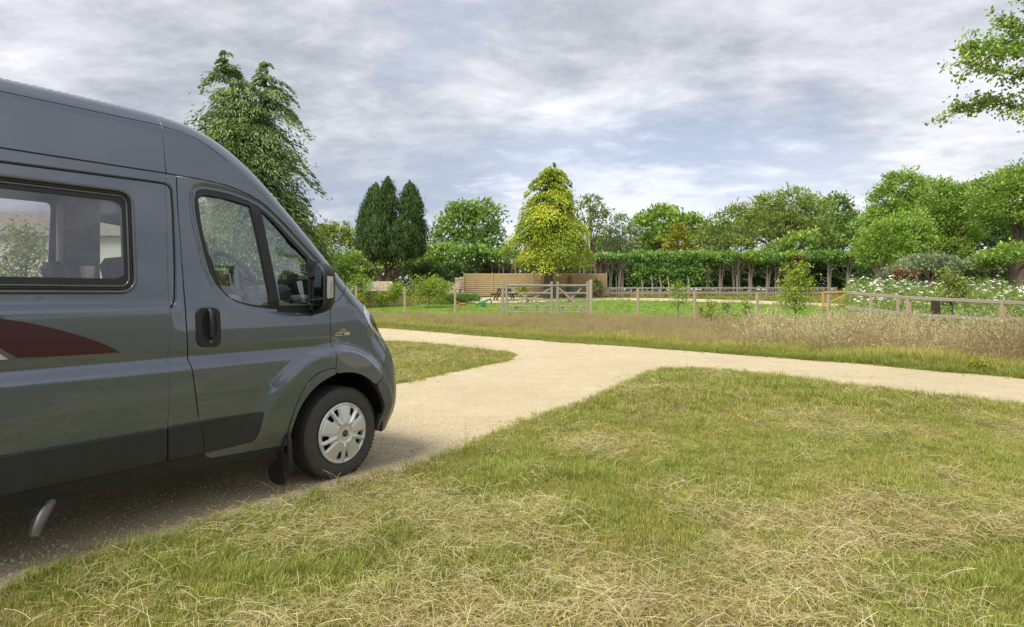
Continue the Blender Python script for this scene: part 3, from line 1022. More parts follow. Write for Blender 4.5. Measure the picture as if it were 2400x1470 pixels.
def make_van():
    g = .0035                                   # half a shut line
    OPEN = arc_pts(-.005, .385, .452, 10, 171, 30)        # arch opening, front to back
    seam = [(-1.287, 2.195), (-1.296, 2.05), (-1.309, 1.54), (-1.314, 1.205), (-1.329, 1.04), (-1.332, .63)]
    drear = [(-1.216, 2.182), (-1.220, 2.0), (-1.217, 1.79), (-1.213, 1.547), (-1.209, 1.28), (-1.197, 1.04), (-1.168, .863), (-1.140, .685), (-1.112, .518), (-1.096, .433), (-1.078, .400), (-1.045, .381)]
    dtop = [(-1.216, 2.186), (-1.12, 2.186), (-1.013, 2.182), (-.90, 2.172), (-.80, 2.153), (-.708, 2.124), (-.615, 2.078), (-.523, 2.012), (-.427, 1.93), (-.33, 1.842), (-.226, 1.748), (-.12, 1.65), (-.06, 1.59)]
    dfront = [(-.06, 1.59), (-.075, 1.45), (-.095, 1.30), (-.093, 1.20), (-.093, 1.075), (-.084, 1.05), (-.084, .95), (-.088, .882)]
    lip = [(-.088, .880), (-.176, .877), (-.262, .851), (-.335, .803), (-.394, .718), (-.438, .623), (-.474, .527), (-.505, .40), (-.512, .362)]
    sh = lambda P, dx, dz=0: [(x + dx, z + dz) for x, z in P]
    # --- painted skin
    skin('high_roof_side', [(-4.97, 2.20)] + [(-1.290, 2.20), (-1.2848, 2.496), (-4.92, 2.496)], 'paint', van)
    skin('roof_rail', [(-4.92, 2.503), (-1.2848, 2.503)] + csub((-1.2848, 2.60), (-4.85, 2.52)), 'paint', van, lip=.0015)
    cap = [(-1.2826, 2.200)] + [(x, z + .010) for x, z in dtop[:-1]] + [(-.052, 1.590), (-.067, 1.45), (-.062, 1.384), (-.008, 1.388), (.022, 1.422), (.085, 1.484)] + csub((.15, 1.55), (-1.2826, 2.60))
    skin('cab_roof_side', cap, 'paint', van, lip=.0018)
    ribbon('roof_crease_shade', [(-1.281, 2.5), (-1.17, 2.488), (-1.06, 2.460), (-.95, 2.405), (-.86, 2.345)], .003, 'seam', van)  # dark ribbon paints in the shade of the soft roof crease
    # rear side with the camper window
    hole = rounded([(-3.25, 2.040), (-1.507, 2.040), (-1.512, 1.460), (-3.25, 1.460)], .085, 6)
    holeb = rounded([(-4.55, 2.02), (-3.75, 2.02), (-3.75, 1.50), (-4.55, 1.50)], .08, 6)
    rearp = [(-4.975, 2.188)] + sh(seam, -.0018) + [(-1.334, .626), (-3.48, .626)] + arc_pts(-4.03, .385, .452, 35, 145, 20) + [(-4.60, .626), (-4.985, .626)]
    skin('side_panel', rearp, 'paint', van, [hole, holeb], lip=.0015)
    bp = sh(seam, .0018)
    skin('door_pillar', [(-1.226, 2.188)] + bp + [(-1.13, .626)] + [(x - .010, z) for x, z in drear[1:8]][::-1], 'paint', van, lip=.002)
    # door
    dr = drear + [(-1.0, .378), (-.72, .366), (-.512, .360)] + lip[::-1][1:] + dfront[::-1] + [(x, z) for x, z in dtop[::-1][1:-1]]
    skin('front_door', dr, 'paint', van, [WIN_DOOR], lip=.0025)
    # moulding between the door and the arch opening
    mo = [(x + .010, z - .007) for x, z in lip[:-1]] + [(-.502, .358), (-.475, .350)] + [(-.452, .44)] + OPEN[::-1]
    mo = [p for p in mo if p[0] < -.089] + [(-.089, .835), (-.089, .872)]
    skin('arch_moulding', mo, 'paint', van, lip=.002, dv=.002)
    # front wing
    s1, s2, s3 = (.36, .80), (.445, .86), (.52, 1.01)
    wing = [(-.068, 1.376), (-.088, 1.30), (-.086, 1.20), (-.086, 1.076), (-.077, 1.05), (-.077, .95), (-.081, .842)]
    wing += [p for p in OPEN[::-1] if -.07 < p[0] < .30] + [(.335, .70 + .01), (.44, .795), (.492, .90), (.53, .955), (.62, .985)]
    wing += csub((.72, .985), (.158, 1.53)) + [(.088, 1.475), (.027, 1.414), (-.005, 1.380)]
    skin('front_wing', wing, 'paint', van, lip=.0018)
    # bumper of unpainted grey plastic wrapping the corner
    bump = [(.342, .700)] + [p for p in OPEN[::-1] if p[0] > .345] + [(.418, .30), (.55, .285), (.66, .285)] + csub((.72, .30), (.72, .98)) + [(.625, .979), (.535, .949), (.498, .895), (.447, .789)]
    skin('front_bumper', bump, 'bumper', van, lip=.002)
    skin('bumper_lip', [(.40, .45)] + [(.412, .31), (.54, .275), (.66, .26)] + csub((.70, .25), (.71, .285))[:2] + [(.64, .2755), (.545, .2815)][:0], 'plastic', van, dv=-.012, lip=.002)
    # headlight on the corner
    hl = pxl((857, 741), (872, 740), (878, 757), (886, 774), (891, 788), (886, 785), (872, 771), (863, 756))
    hl = [(.290, 1.315), (.36, 1.355), (.43, 1.305), (.49, 1.25), (.535, 1.195), (.565, 1.13), (.56, 1.085), (.49, 1.06), (.424, 1.098), (.344, 1.154), (.300, 1.206), (.276, 1.262)]
    h1 = skin('headlight', hl, 'lens', van, dv=.004, lip=.002, depth=.008, step=.02, smooth_step=.015)
    cx = sum(p[0] for p in hl) / len(hl); cz = sum(p[1] for p in hl) / len(hl)
    skin('reflector', [(cx + (x - cx) * .62, cz + (z - cz) * .55) for x, z in hl], 'window_dark', h1, dv=.0065, lip=.001, depth=.003, step=.02, smooth_step=.015)
    # --- cladding
    skin('side_cladding', rounded([(-3.50, .625), (-1.345, .622), (-1.342, .430), (-3.58, .430)], .006), 'cladding', van, dv=.013, lip=.010, depth=.026, rows=False)
    skin('side_cladding', rounded([(-1.324, .626), (-1.133, .630), (-1.104, .430), (-1.322, .430)], .006), 'cladding', van, dv=.013, lip=.010, depth=.026, rows=False)
    skin('side_cladding', rounded([(-1.122, .632), (-.690, .626), (-.728, .480), (-.760, .440), (-1.090, .432)], .014), 'cladding', van, dv=.010, lip=.008, depth=.022, rows=False)
    skin('side_sill', [(-3.60, .424), (-1.10, .424), (-1.09, .405), (-1.062, .378), (-1.0, .370), (-.72, .357), (-.485, .350), (-.50, .318), (-1.0, .333), (-3.55, .333)], 'plastic', van, dv=.004, lip=.004, depth=.2)
    skin('rear_cladding', [(-4.48, .625), (-4.98, .625), (-4.98, .32), (-4.46, .32)], 'cladding', van, dv=.01, lip=.006)
    # --- seams, gutter and the sliding door rail
    ribbon('roof_gutter', [(-4.95, 2.1945), (-1.216, 2.194)], .010, 'seam', van, dv=.002)
    track = [(-4.6, 2.120), (-2.13, 2.120), (-1.40, 2.127), (-1.30, 2.126), (-1.276, 2.116), (-1.262, 2.090), (-1.260, 1.95), (-1.268, 1.60), (-1.279, 1.41), (-1.289, 1.378), (-1.309, 1.360)]
    ribbon('sliding_door_rail', track, .014, 'seam', van, dv=.0025)
    tr = np.array(track)
    ribbon('rail_edge_trim', [(x + (.011 if x > -1.31 else 0), z + (.010 if x < -1.27 and z > 2 else 0.0)) for x, z in track], .005, 'alu', van, dv=.0035)  # pale metal ribbon stands in for the highlight along the rail
    # --- camper window: frame, rubber, tinted pane
    wf = link('camper_window', None, van)
    outer = rounded([(-3.262, 2.050), (-1.500, 2.050), (-1.505, 1.450), (-3.262, 1.450)], .09, 7)
    mid = rounded([(-3.235, 2.018), (-1.532, 2.018), (-1.537, 1.487), (-3.235, 1.487)], .075, 7)
    inn = rounded([(-3.20, 1.985), (-1.556, 1.985), (-1.560, 1.527), (-3.20, 1.527)], .065, 7)
    w0 = skin('camper_window', outer, 'alu', van, [mid], dv=.010, lip=.007, depth=.05, step=.03, rows=False)
    for off, rr_, mt_ in ((-.003, .0115, 'alu'), (-.022, .007, 'rubber'), (-.036, .007, 'alu')):
        lp_ = rounded([(-3.262 - off, 2.050 + off), (-1.500 + off, 2.050 + off), (-1.505 + off, 1.450 - off), (-3.262 - off, 1.450 - off)], .09 + off, 9)
        lp_ = resample(lp_, .05)
        lp_ = lp_ + [lp_[0]]
        vv_ = Vside(np.array([p[0] for p in lp_]), np.array([p[1] for p in lp_]))
        MB().tube([(p[0], -(v_ + .012), p[1]) for p, v_ in zip(lp_, vv_)], rr_, 10, False).build('frame_bead', mt_, w0, True)
    bpy.data.objects.remove(wf)
    skin('rubber_seal', rounded([(-3.245, 2.024), (-1.527, 2.024), (-1.532, 1.481), (-3.245, 1.481)], .08, 7), 'rubber', w0, [inn], dv=.010, lip=.004, depth=.03, step=.03, rows=False)
    skin('pane', rounded([(-3.215, 1.995), (-1.548, 1.995), (-1.552, 1.518), (-3.215, 1.518)], .07, 7), 'privacy', w0, dv=.006, depth=0, step=.2, rows=False)
    w1 = skin('rear_side_window', rounded([(-4.56, 2.03), (-3.74, 2.03), (-3.74, 1.49), (-4.56, 1.49)], .08, 6), 'alu', van,
              [rounded([(-4.52, 1.99), (-3.78, 1.99), (-3.78, 1.53), (-4.52, 1.53)], .06, 6)], dv=.014, lip=.006, depth=.04, step=.03, rows=False)
    skin('pane', rounded([(-4.53, 2.0), (-3.77, 2.0), (-3.77, 1.52), (-4.53, 1.52)], .06, 6), 'privacy', w1, dv=.004, depth=0, step=.2, rows=False)
    # --- front door window
    gl1 = rounded([(-1.086, 2.060), (-1.060, 2.088), (-1.020, 2.092), (-.86, 2.080), (-.717, 2.056), (-.701, 1.963), (-.654, 1.691), (-.616, 1.437), (-.617, 1.362), (-.700, 1.364), (-.764, 1.373), (-.835, 1.388), (-.898, 1.415), (-.945, 1.455), (-.975, 1.505), (-1.013, 1.607), (-1.040, 1.70), (-1.061, 1.799), (-1.080, 1.93)], .012)
    gl2 = [(-.640, 2.038), (-.541, 1.965), (-.408, 1.836), (-.262, 1.702), (-.252, 1.60), (-.272, 1.362), (-.535, 1.358), (-.548, 1.47), (-.583, 1.682), (-.619, 1.90)]
    fr = skin('door_window', [(x, z) for x, z in WIN_DOOR], 'rubber', van, [gl1, gl2], dv=.002, lip=.002, depth=.03, step=.03, rows=False)
    skin('pane', gl1, 'glass', fr, dv=-.008, depth=0, step=.2, rows=False)
    skin('quarter_pane', gl2, 'glass', fr, dv=-.008, depth=0, step=.2, rows=False)
    skin('window_divider', rounded([(-.716, 2.060), (-.646, 2.045), (-.622, 1.93), (-.585, 1.682), (-.552, 1.47), (-.538, 1.345), (-.606, 1.345), (-.612, 1.437), (-.650, 1.691), (-.697, 1.963)], .006), 'plastic', fr, dv=.007, lip=.003, depth=.012, rows=False)
    # mirror sail
    skin('mirror_sail', [(-.262, 1.72), (-.190, 1.66), (-.190, 1.30), (-.545, 1.322), (-.545, 1.352), (-.285, 1.36), (-.268, 1.45)], 'plastic', van, dv=.008, lip=.004, rows=False)
    # --- door handle
    hp = rounded([(-1.146, 1.352), (-.998, 1.350), (-.996, 1.104), (-1.143, 1.112)], .05, 6)
    dh = skin('door_handle', hp, 'plastic', van, dv=.014, lip=.006, depth=.02, rows=False, step=.02)
    rec = rounded([(-1.122, 1.325), (-1.022, 1.324), (-1.020, 1.165), (-1.118, 1.168)], .045, 6)
    skin('recess_shade_plate', rec, 'seam', dh, dv=.0152, lip=.001, depth=.003, rows=False, step=.02)  # dark plate on the handle stands in for the shade of its hollow
    b = MB()
    yv = lambda u, z, dv: -(float(Vside(np.array([u]), np.array([z]))[0]) + dv)
    b.tube([(-1.070, yv(-1.07, 1.34, .016), 1.343), (-1.070, yv(-1.07, 1.33, .040), 1.325), (-1.069, yv(-1.07, 1.25, .046), 1.25), (-1.068, yv(-1.07, 1.18, .040), 1.172), (-1.067, yv(-1.07, 1.16, .016), 1.155)], [.012, .0155, .0155, .0155, .012], 10)
    b.build('grip', 'plastic', dh, True)
    k = MB().lathe([(0, 0), (.010, 0), (.012, .003), (.012, .006)], 20, 'y', (-1.063, yv(-1.063, 1.137, .020), 1.137))
    k.build('keyhole', 'steel', dh, True)
    # --- stripes
    sw = [(-2.35, 1.335), (-2.158, 1.318), (-2.05, 1.296), (-1.937, 1.262), (-1.816, 1.219), (-1.71, 1.173), (-1.642, 1.136), (-1.597, 1.106), (-1.975, 1.110), (-2.092, 1.116), (-2.158, 1.168), (-2.35, 1.30)]
    skin('maroon_stripe', sw, 'maroon', van, dv=.0010, depth=0, step=.03)
    skin('cream_stripe', [(-2.30, 1.235), (-2.158, 1.138), (-2.128, 1.111), (-2.30, 1.108)], 'cream', van, dv=.0010, depth=0, step=.03)

    # --- roof, windscreen, bonnet and front: the outline carried across to the other side
    def across(name, a, b_, mat, bow=0.0, inset=0.0):
        i0 = int(round(float(seg_dist([a[0]], [a[1]], VCuz)[1][0])))
        i1 = int(round(float(seg_dist([b_[0]], [b_[1]], VCuz)[1][0])))
        if i0 > i1:
            i0, i1 = i1, i0
        P = VC[i0:i1 + 1]
        T = nrm(np.gradient(VC[:, :2], axis=0))[i0:i1 + 1]
        N = np.stack([-T[:, 1], T[:, 0]], 1)
        base = Vside(P[:, 0], P[:, 1])
        rows_ = []
        K = 16
        for k in range(K + 1):
            t = -1 + 2 * k / K
            w = (base - CTR - inset) * t
            bw = bow * (1 - t * t)
            rows_.append(np.column_stack([P[:, 0] + N[:, 0] * bw, -(CTR + w), P[:, 1] + N[:, 1] * bw]))
        V = np.concatenate(rows_)
        n = len(P)
        F = [(k * n + i, k * n + i + 1, (k + 1) * n + i + 1, (k + 1) * n + i) for k in range(K) for i in range(n - 1)]
        F = [f[::-1] for f in F]
        return link(name, quads_mesh(name, V, None, mat, np.array(F), True), van)
    across('roof', (-4.86, 2.50), (-.70, 2.39), 'paint', .012)
    across('windscreen', (-.70, 2.39), (.15, 1.54), 'glass', .03)
    across('bonnet', (.15, 1.54), (.455, 1.305), 'paint', .05)
    across('front_grille', (.455, 1.305), (.70, .985), 'plastic', .06)
    across('bumper_face', (.70, .985), (.70, .27), 'bumper', .06)
    across('rear_door', (-5.0, .8), (-4.86, 2.50), 'paint', .01)
    across('rear_bumper', (-4.98, .30), (-5.0, .8), 'cladding', .03)
    # wiper
    MB().tube([(.20, .30, 1.56), (.06, .75, 1.66), (-.02, 1.1, 1.73)], [.01, .012, .008], 6).build('wiper', 'plastic', van)
    # --- other side: one skin with window openings
    wp = [(-1.02, 2.06), (-.72, 2.03), (-.64, 1.98), (-.30, 1.68), (-.28, 1.37), (-.75, 1.38), (-.92, 1.46), (-1.02, 1.62)]
    hp2 = rounded([(-3.25, 2.165), (-1.245, 2.165), (-1.245, 1.52), (-3.25, 1.52)], .05, 5)
    full = [(-4.97, .33)] + [(-4.46, .33)] + arc_pts(-4.03, .385, .452, 175, 5, 24) + [(-3.55, .33), (-.47, .33)] + arc_pts(0, .385, .452, 175, 5, 24) + [(.42, .30), (.66, .285)] + csub((.72, .30), (-4.98, .8))
    skin('left_side_panel', full, 'paint', van, [wp, hp2], side=-1, step=.12, depth=.01)
    skin('passenger_window', wp, 'glass', van, side=-1, dv=-.006, depth=0, step=.3, rows=False)
    skin('left_camper_window', hp2, 'privacy', van, side=-1, dv=-.006, depth=0, step=.3, rows=False)
    # --- floor, lining, wheel housings
    b = MB()
    b.box((-2.72, 1.03, .40), (4.5, 1.92, .10))
    b.box((.05, 1.03, .62), (.9, 1.3, .25))
    b.box((-.75, 1.03, .46), (.5, 1.9, .12))
    b.build('floor_pan', 'trim', van)
    for cx in (0.0, -4.03):
        for sgn, y0 in ((1, .02), (-1, 2.04)):
            pr = arc_pts(cx, .385, .47, -12, 192, 24)
            vs, fs = [], []
            for yy in (y0, y0 + sgn * .36):
                for x, z in pr:
                    vs.append((x, yy, z))
            n = len(pr)
            for i in range(n - 1):
                fs.append((i, i + 1, n + i + 1, n + i))
            fs.append(tuple(range(n, 2 * n)))
            MB().add(vs, fs).build('wheel_housing', 'rubber', van)
    # inner door card, pillar lining and ceiling
    b = MB()
    b.box((-.85, .075, .95), (.62, .03, .72))
    b.build('door_card', 'trim', van)
    b = MB()
    b.box((-3.1, 1.03, 2.42), (3.5, 1.62, .03))
    b.box((-1.15, 1.03, 2.42), (.45, 1.60, .03))
    b.build('ceiling_lining', 'trim_light', van)

    # --- wheels
    def wheel(cx, y0, sgn):
        w = empty('wheel', (cx, y0, .358))
        w.parent = van
        b = MB()
        W = .215
        R0 = .357
        pr = [(.232, .010), (.240, .002), (.27, -.006), (.305, -.004), (.332, .004), (.346, .014), (R0 - .004, .024), (R0, .034)]
        y = .034
        for gx in (.060, .104, .150):
            pr += [(R0, gx - .006), (R0 - .009, gx - .005), (R0 - .009, gx + .005), (R0, gx + .006)]
        pr += [(R0, W - .034), (R0 - .004, W - .024), (.346, W - .014), (.305, W), (.25, W), (.225, W - .03), (.225, .03)]
        b.lathe([(r, h * sgn) for r, h in pr], 96, 'y', closed=True)
        b.build('tyre', 'tyre', w, True)
        # shoulder blocks
        b = MB()
        for i in range(72):
            a = 2 * math.pi * i / 72
            for yy, ln, sk in ((.026, .034, .15), (.082, .034, -.12), (.127, .034, .12), (.186, .034, -.15)):
                c = Vector((math.cos(a + sk * .12) * (R0 - (.0045 if yy < .03 or yy > .18 else .0022)), yy * sgn, math.sin(a + sk * .12) * (R0 - (.0045 if yy < .03 or yy > .18 else .0022))))
                Rm = Matrix.Rotation(-a, 3, 'Y')
                Rz = Matrix.Rotation(sk * 1.5, 3, 'X')
                b.box(c, (.0045, ln, .0225), Rm @ Rz)
        ob = b.build('tread_blocks', 'tyre', w)
        tag(ob, kind='stuff')
        # trim disc with five broad blades, narrow bars between and ten openings

        def dsurf(x, z):
            r = np.hypot(x, z)
            an = np.degrees(np.arctan2(z, x)) % 72.0
            base = np.interp(r, [0, .04, .062, .075, .10, .20, .216, .226, .234], [.026, .026, .027, .036, .034, .020, .012, .016, .006])
            dd = np.abs(an - 36.0)           # narrow bar at 36 degrees in each sector
            bar = .012 * sstep(5.5, 2.5, dd * r / .17) * sstep(.08, .10, r) * sstep(.222, .208, r)
            dip = -.010 * sstep(22, 17, dd) * sstep(.072, .10, r) * sstep(.222, .21, r) * (1 - sstep(5.5, 2.5, dd * r / .17))
            return base + bar + dip
        holes = []
        for i in range(5):
            for s_ in (-1, 1):
                c0 = math.radians(72 * i + 36)
                da = [4.5, 17.5, 16.5, 7.0]
                rr = [.205, .207, .148, .135]
                hole_ = [(r * math.cos(c0 + s_ * math.radians(d_)), r * math.sin(c0 + s_ * math.radians(d_))) for r, d_ in zip(rr, da)]
                holes.append(rounded(hole_, .012, 4))
        rot = math.radians(15)
        cR, sR = math.cos(rot), math.sin(rot)
        rt = lambda P: [(x * cR - z * sR, x * sR + z * cR) for x, z in P]
        sf = lambda x, z: dsurf(x * cR + z * sR, -x * sR + z * cR)
        disc = [(.234 * math.cos(a), .234 * math.sin(a)) for a in np.linspace(0, 2 * math.pi, 72, endpoint=False)]
        holes = [rt(h) for h in holes]
        if sgn > 0:
            hc = skin('hubcap', disc, 'silver', w, holes, surf=sf, depth=.018, step=.0065, smooth_step=.008, lip=.0015, rows=False)
            for i in range(5):
                a = math.radians(72 * i + 15 + 36)
                c = Vector((math.cos(a) * .045, -.030, math.sin(a) * .045))
                MB().box(c, (.020, .010, .014), Matrix.Rotation(-a, 3, 'Y'), .003).build('bolt_cover', 'silver', hc)
            b = MB().lathe([(0, -.034), (.022, -.0335), (.026, -.031), (.026, -.02)], 32, 'y')
            bd = b.build('badge', 'red', hc, True)
            MB().lathe([(.0265, -.02), (.0265, -.0325), (.029, -.0325), (.029, -.02)], 32, 'y').build('badge_ring', 'chrome', hc, True)
            text_mesh('FIAT', .0165, (0, -.0355, -.006), hc, 'badge_lettering', 'chrome', sx=.85)
        MB().lathe([(.0, .05 * sgn), (.10, .05 * sgn), (.12, .03 * sgn), (.19, .045 * sgn), (.222, .03 * sgn), (.226, .1 * sgn), (0, .12 * sgn)], 40, 'y').build('rim', 'rubber', w, True)
        return w

    wheel(.020, 0.0, 1)
    wheel(-4.03, 0.0, 1)
    wheel(.020, 2.06, -1)
    wheel(-4.03, 2.06, -1)
    # mud flap
    b = MB()
    fp = [(-.03, .385), (.03, .395), (.045, .33), (.05, .05), (.02, .015), (-.10, .01), (-.16, .04), (-.17, .12), (-.10, .19), (-.03, .22)]
    fp = rounded([(x_ * .9, .045 + z_ * .9) for x_, z_ in fp], .03, 4)
    n = len(fp)
    vs = [(-.475 - (p[1] - .2) * .10 + 0, .02 + (.05 - p[0]) * 1.0, p[1] + .0) for p in fp] + [(-.495 - (p[1] - .2) * .10, .02 + (.05 - p[0]) * 1.0, p[1] + .0) for p in fp]
    b.add(vs, [tuple(range(n)), tuple(reversed(range(n, 2 * n)))] + [(i, n + i, n + (i + 1) % n, (i + 1) % n) for i in range(n)])
    b.build('mud_flap', 'plastic', van)
    MB().tube([(-.478, .005, .46), (-.476, -.012, .40), (-.470, -.016, .20), (-.470, -.010, .17)], [.014, .018, .018, .014], 10).build('mud_flap_edge', 'plastic', van, True)
    # exhaust tip curving out under the sill
    b = MB()
    pts = [(-1.70, .40, .37), (-1.80, .24, .375), (-1.87, .12, .36), (-1.935, .045, .325), (-1.985, .005, .27), (-2.013, -.012, .215), (-2.020, -.016, .19)]
    b.tube(pts, .033, 20, False)
    b.tube([pts[-1], (-2.0195, -.0155, .193), (-2.012, -.01, .225)], [.033, .029, .029], 20, False)
    b.build('exhaust_pipe', 'steel', van, True)
    # --- mirror
    mr = empty('side_mirror', (0, 0, 0)); mr.parent = van

    def loft(rings, name, mat, cap=True, parent=mr):
        b = MB()
        vs, fs = [], []
        n = len(rings[0])
        for r in rings:
            vs += r
        for k in range(len(rings) - 1):
            for i in range(n):
                j = (i + 1) % n
                fs.append((k * n + i, k * n + j, (k + 1) * n + j, (k + 1) * n + i))
        if cap:
            fs.append(tuple(reversed(range(n))))
            fs.append(tuple(range((len(rings) - 1) * n, len(rings) * n)))
        return b.add(vs, fs).build(name, mat, parent, True)
    # sections of the housing from rear rim to rounded front; v outward, z up
    u0 = MIR['u']
    v0, v1, zb, zt = MIR['v0'], MIR['v1'], MIR['zb'], MIR['zt']

    def sect(u, ins, r):
        a = [(v0 + ins, zb + ins * 1.2), (v1 - ins, zb + .05 + ins), (v1 - ins * .8, zt - .07 - ins), (v0 + .04 + ins, zt - ins)]
        return [(u, -p[0], p[1]) for p in rounded(a, r, 6)]
    hs = loft([sect(u0 - .006, .012, .05), sect(u0, .004, .05), sect(u0 + .012, 0, .055), sect(u0 + .06, .002, .06), sect(u0 + .095, .014, .06), sect(u0 + .118, .035, .06), sect(u0 + .128, .065, .05)], 'mirror_housing', 'plastic')
    loft([sect(u0 - .008, .016, .045), sect(u0 - .007, .016, .045)], 'mirror_glass', 'mirror_face')
    # lower wide-angle glass divider
    MB().beam((u0 - .010, -(v0 + .01), zb + .115), (u0 - .010, -(v1 - .01), zb + .125), .008, .014).build('glass_divider', 'plastic', mr)
    # indicator on the outer cheek
    b = MB()
    zi0, zi1 = MIR['zi0'], MIR['zi1']
    yo = -(v1 + .0)
    ind = rounded([(u0 + .018, zi0), (u0 + .072, zi0 + .006), (u0 + .070, zi1), (u0 + .020, zi1 + .004)], .008, 3)
    n = len(ind)
    vs = [(p[0], yo - .004 , p[1]) for p in ind] + [(p[0], yo + .02, p[1]) for p in ind]
    b.add(vs, [tuple(range(n)), *[(i, (i + 1) % n, n + (i + 1) % n, n + i) for i in range(n)]])
    il = b.build('indicator_lamp', 'lens2', mr)
    b = MB()
    for i in range(7):
        uu = u0 + .026 + i * .0065
        b.box((uu, yo - .0045, (zi0 + zi1) / 2 - .004), (.0016, .0025, (zi1 - zi0) * .74))
    tag(b.build('lens_ribs', 'chrome', il), kind='stuff')
    MB().box((u0 + .053, yo - .0042, (zi0 + zi1) / 2 - .004), (.013, .002, (zi1 - zi0) * .55), None, .0008).build('amber_bulb', 'amber', il)
    # arms to the sail
    b = MB()
    b.beam((-.25, .02, 1.575), (u0 + .06, -(v0 + .03), 1.595), .06, .04, bev=.006)
    b.beam((-.25, .02, 1.345), (u0 + .06, -(v0 + .03), 1.345), .06, .055, bev=.008)
    b.box((-.245, -.015, 1.49), (.035, .05, .40), None, .008)
    b.box((-.40, .055, 1.55), (.09, .02, .09), None, .008)
    b.build('mirror_arm', 'plastic', mr)
    # --- badge lettering on the wing
    yb = -(float(Vside(np.array([.03]), np.array([1.155]))[0]) + .002)
    text_mesh('150', .034, (-.012, yb, 1.148), van, 'badge_numbers', 'chrome', shear=.25, sx=1.35)
    bx = MB()
    s_ = .006
    bx.add([(-.045, yb + .001, 1.118), (.093, yb + .001, 1.118), (.100, yb + .001, 1.142), (-.038, yb + .001, 1.142),
            (-.045, yb - .001, 1.118), (.093, yb - .001, 1.118), (.100, yb - .001, 1.142), (-.038, yb - .001, 1.142)],
           [(4, 5, 6, 7), (0, 1, 5, 4), (1, 2, 6, 5), (2, 3, 7, 6), (3, 0, 4, 7)])
    pl = bx.build('name_plate', 'chrome', van)
    text_mesh('MULTIJET', .019, (-.038, yb - .0025, 1.1235), pl, 'plate_lettering', 'seam', shear=.2, sx=1.22)
    # --- cab inside
    b = MB()
    b.box((-.05, 1.03, 1.10), (.55, 1.86, .55), None, .05)
    b.box((-.20, 1.03, 1.36), (.50, 1.84, .10), Matrix.Rotation(-.12, 3, 'Y'), .03)
    b.box((-.28, .55, 1.44), (.22, .42, .13), Matrix.Rotation(-.15, 3, 'Y'), .04)
    b.build('dashboard', 'trim', van)
    for yy in (.16, 1.9):
        MB().box((-.36, yy, 1.37), (.02, .11, .075), None, .01).build('air_vent', 'plastic', van)
    MB().box((-.36, 1.03, 1.30), (.02, .32, .20), None, .01).build('centre_console', 'plastic', van)
    # steering wheel
    sw_ = empty('steering_wheel', (-.60, .47, 1.575))
    sw_.parent = van
    sw_.rotation_euler = (0, math.radians(-38), 0)
    b = MB()
    ring = [(0.0, .205 * math.cos(a), .205 * math.sin(a)) for a in np.linspace(0, 2 * math.pi, 41)]
    b.tube(ring, .017, 10, False)
    b.build('wheel_rim', 'trim', sw_, True)
    b = MB()
    b.lathe([(0, -.03), (.05, -.03), (.075, -.015), (.08, .02), (.05, .06), (0, .06)], 24, 'x')
    for a in (100, 260, 180, 20, 340):
        a = math.radians(a)
        b.beam((.005, .06 * math.sin(a), .06 * math.cos(a)), (0, .2 * math.sin(a), .2 * math.cos(a)), .016, .034) if a not in (math.radians(20), math.radians(340)) else None
    b.build('wheel_boss', 'trim', sw_, True)
    MB().lathe([(.014, -.034), (.020, -.034), (.020, -.031), (.014, -.031)], 24, 'x', closed=True).build('boss_badge', 'chrome', sw_)
    # seats
    for yy in (.55, 1.50):
        s = empty('cab_seat', (-1.02, yy, .55)); s.parent = van
        MB().box((0.05, 0, .22), (.50, .50, .16), None, .05).build('seat_cushion', 'seatcloth', s, True)
        R = Matrix.Rotation(math.radians(-12), 3, 'Y')
        MB().box((-.27, 0, .60), (.15, .48, .70), R, .05).build('backrest', 'seatcloth', s, True)
        MB().box((-.36, 0, 1.04), (.10, .28, .18), R, .04).build('headrest', 'seatcloth', s, True)
    # living area: wall lining on the far side, cupboard and grey blind
    b = MB()
    b.box((-1.09, 1.90, 1.30), (.26, .05, 1.75))
    b.box((-2.6, 1.90, .85), (2.0, .10, .9))
    b.build('left_lining', 'trim_light', van)
    MB().box((-1.10, 1.80, 1.80), (.26, .10, .90), None, .01).build('folded_blind', 'curtain', van)
    MB().box((-1.70, .30, 1.42), (.10, .06, .10)).build('window_catch', 'trim', van) if False else None
    b = MB()
    for i in range(9):
        b.tube([(-1.60 - i * .016, .16 + .010 * (i % 2), 2.0), (-1.60 - i * .018, .16 + .012 * (i % 2), 1.5)], .011, 6)
    b.build('folded_curtain', 'curtain', van, True) if False else None
    MB().box((-2.3, .50, 1.40), (1.2, .55, .03), None, .008).build('table_top', 'trim_light', van)


def text_mesh(txt, size, loc, parent, name, mat, shear=0.0, sx=1.0, rot=(math.radians(90), 0, 0), depth=.0008):
    cu = bpy.data.curves.new(name, 'FONT')
    cu.body = txt
    cu.size = size
    cu.shear = shear
    cu.extrude = depth
    cu.resolution_u = 3
    tmp = bpy.data.objects.new('tmp_text', cu)
    COL.objects.link(tmp)
    dg = bpy.context.evaluated_depsgraph_get()
    me = bpy.data.meshes.new_from_object(tmp.evaluated_get(dg))
    bpy.data.objects.remove(tmp)
    xs = [v.co.x for v in me.vertices]
    if name == 'badge_lettering':
        for v in me.vertices:
            v.co.x -= (min(xs) + max(xs)) / 2
    for v in me.vertices:
        v.co.x *= sx
    me.materials.clear()
    me.materials.append(M[mat])
    o = link(name, me, parent)
    o.location = loc
    o.rotation_euler = rot
    return o


M['mirror_face'] = simple('mirror_glass_face', (0.10, 0.13, 0.13), 0.03, 1.0, 0.0)
MIR = dict(u=-.338, v0=.085, v1=.232, zb=1.285, zt=1.688, zi0=1.410, zi1=1.568)
make_van()


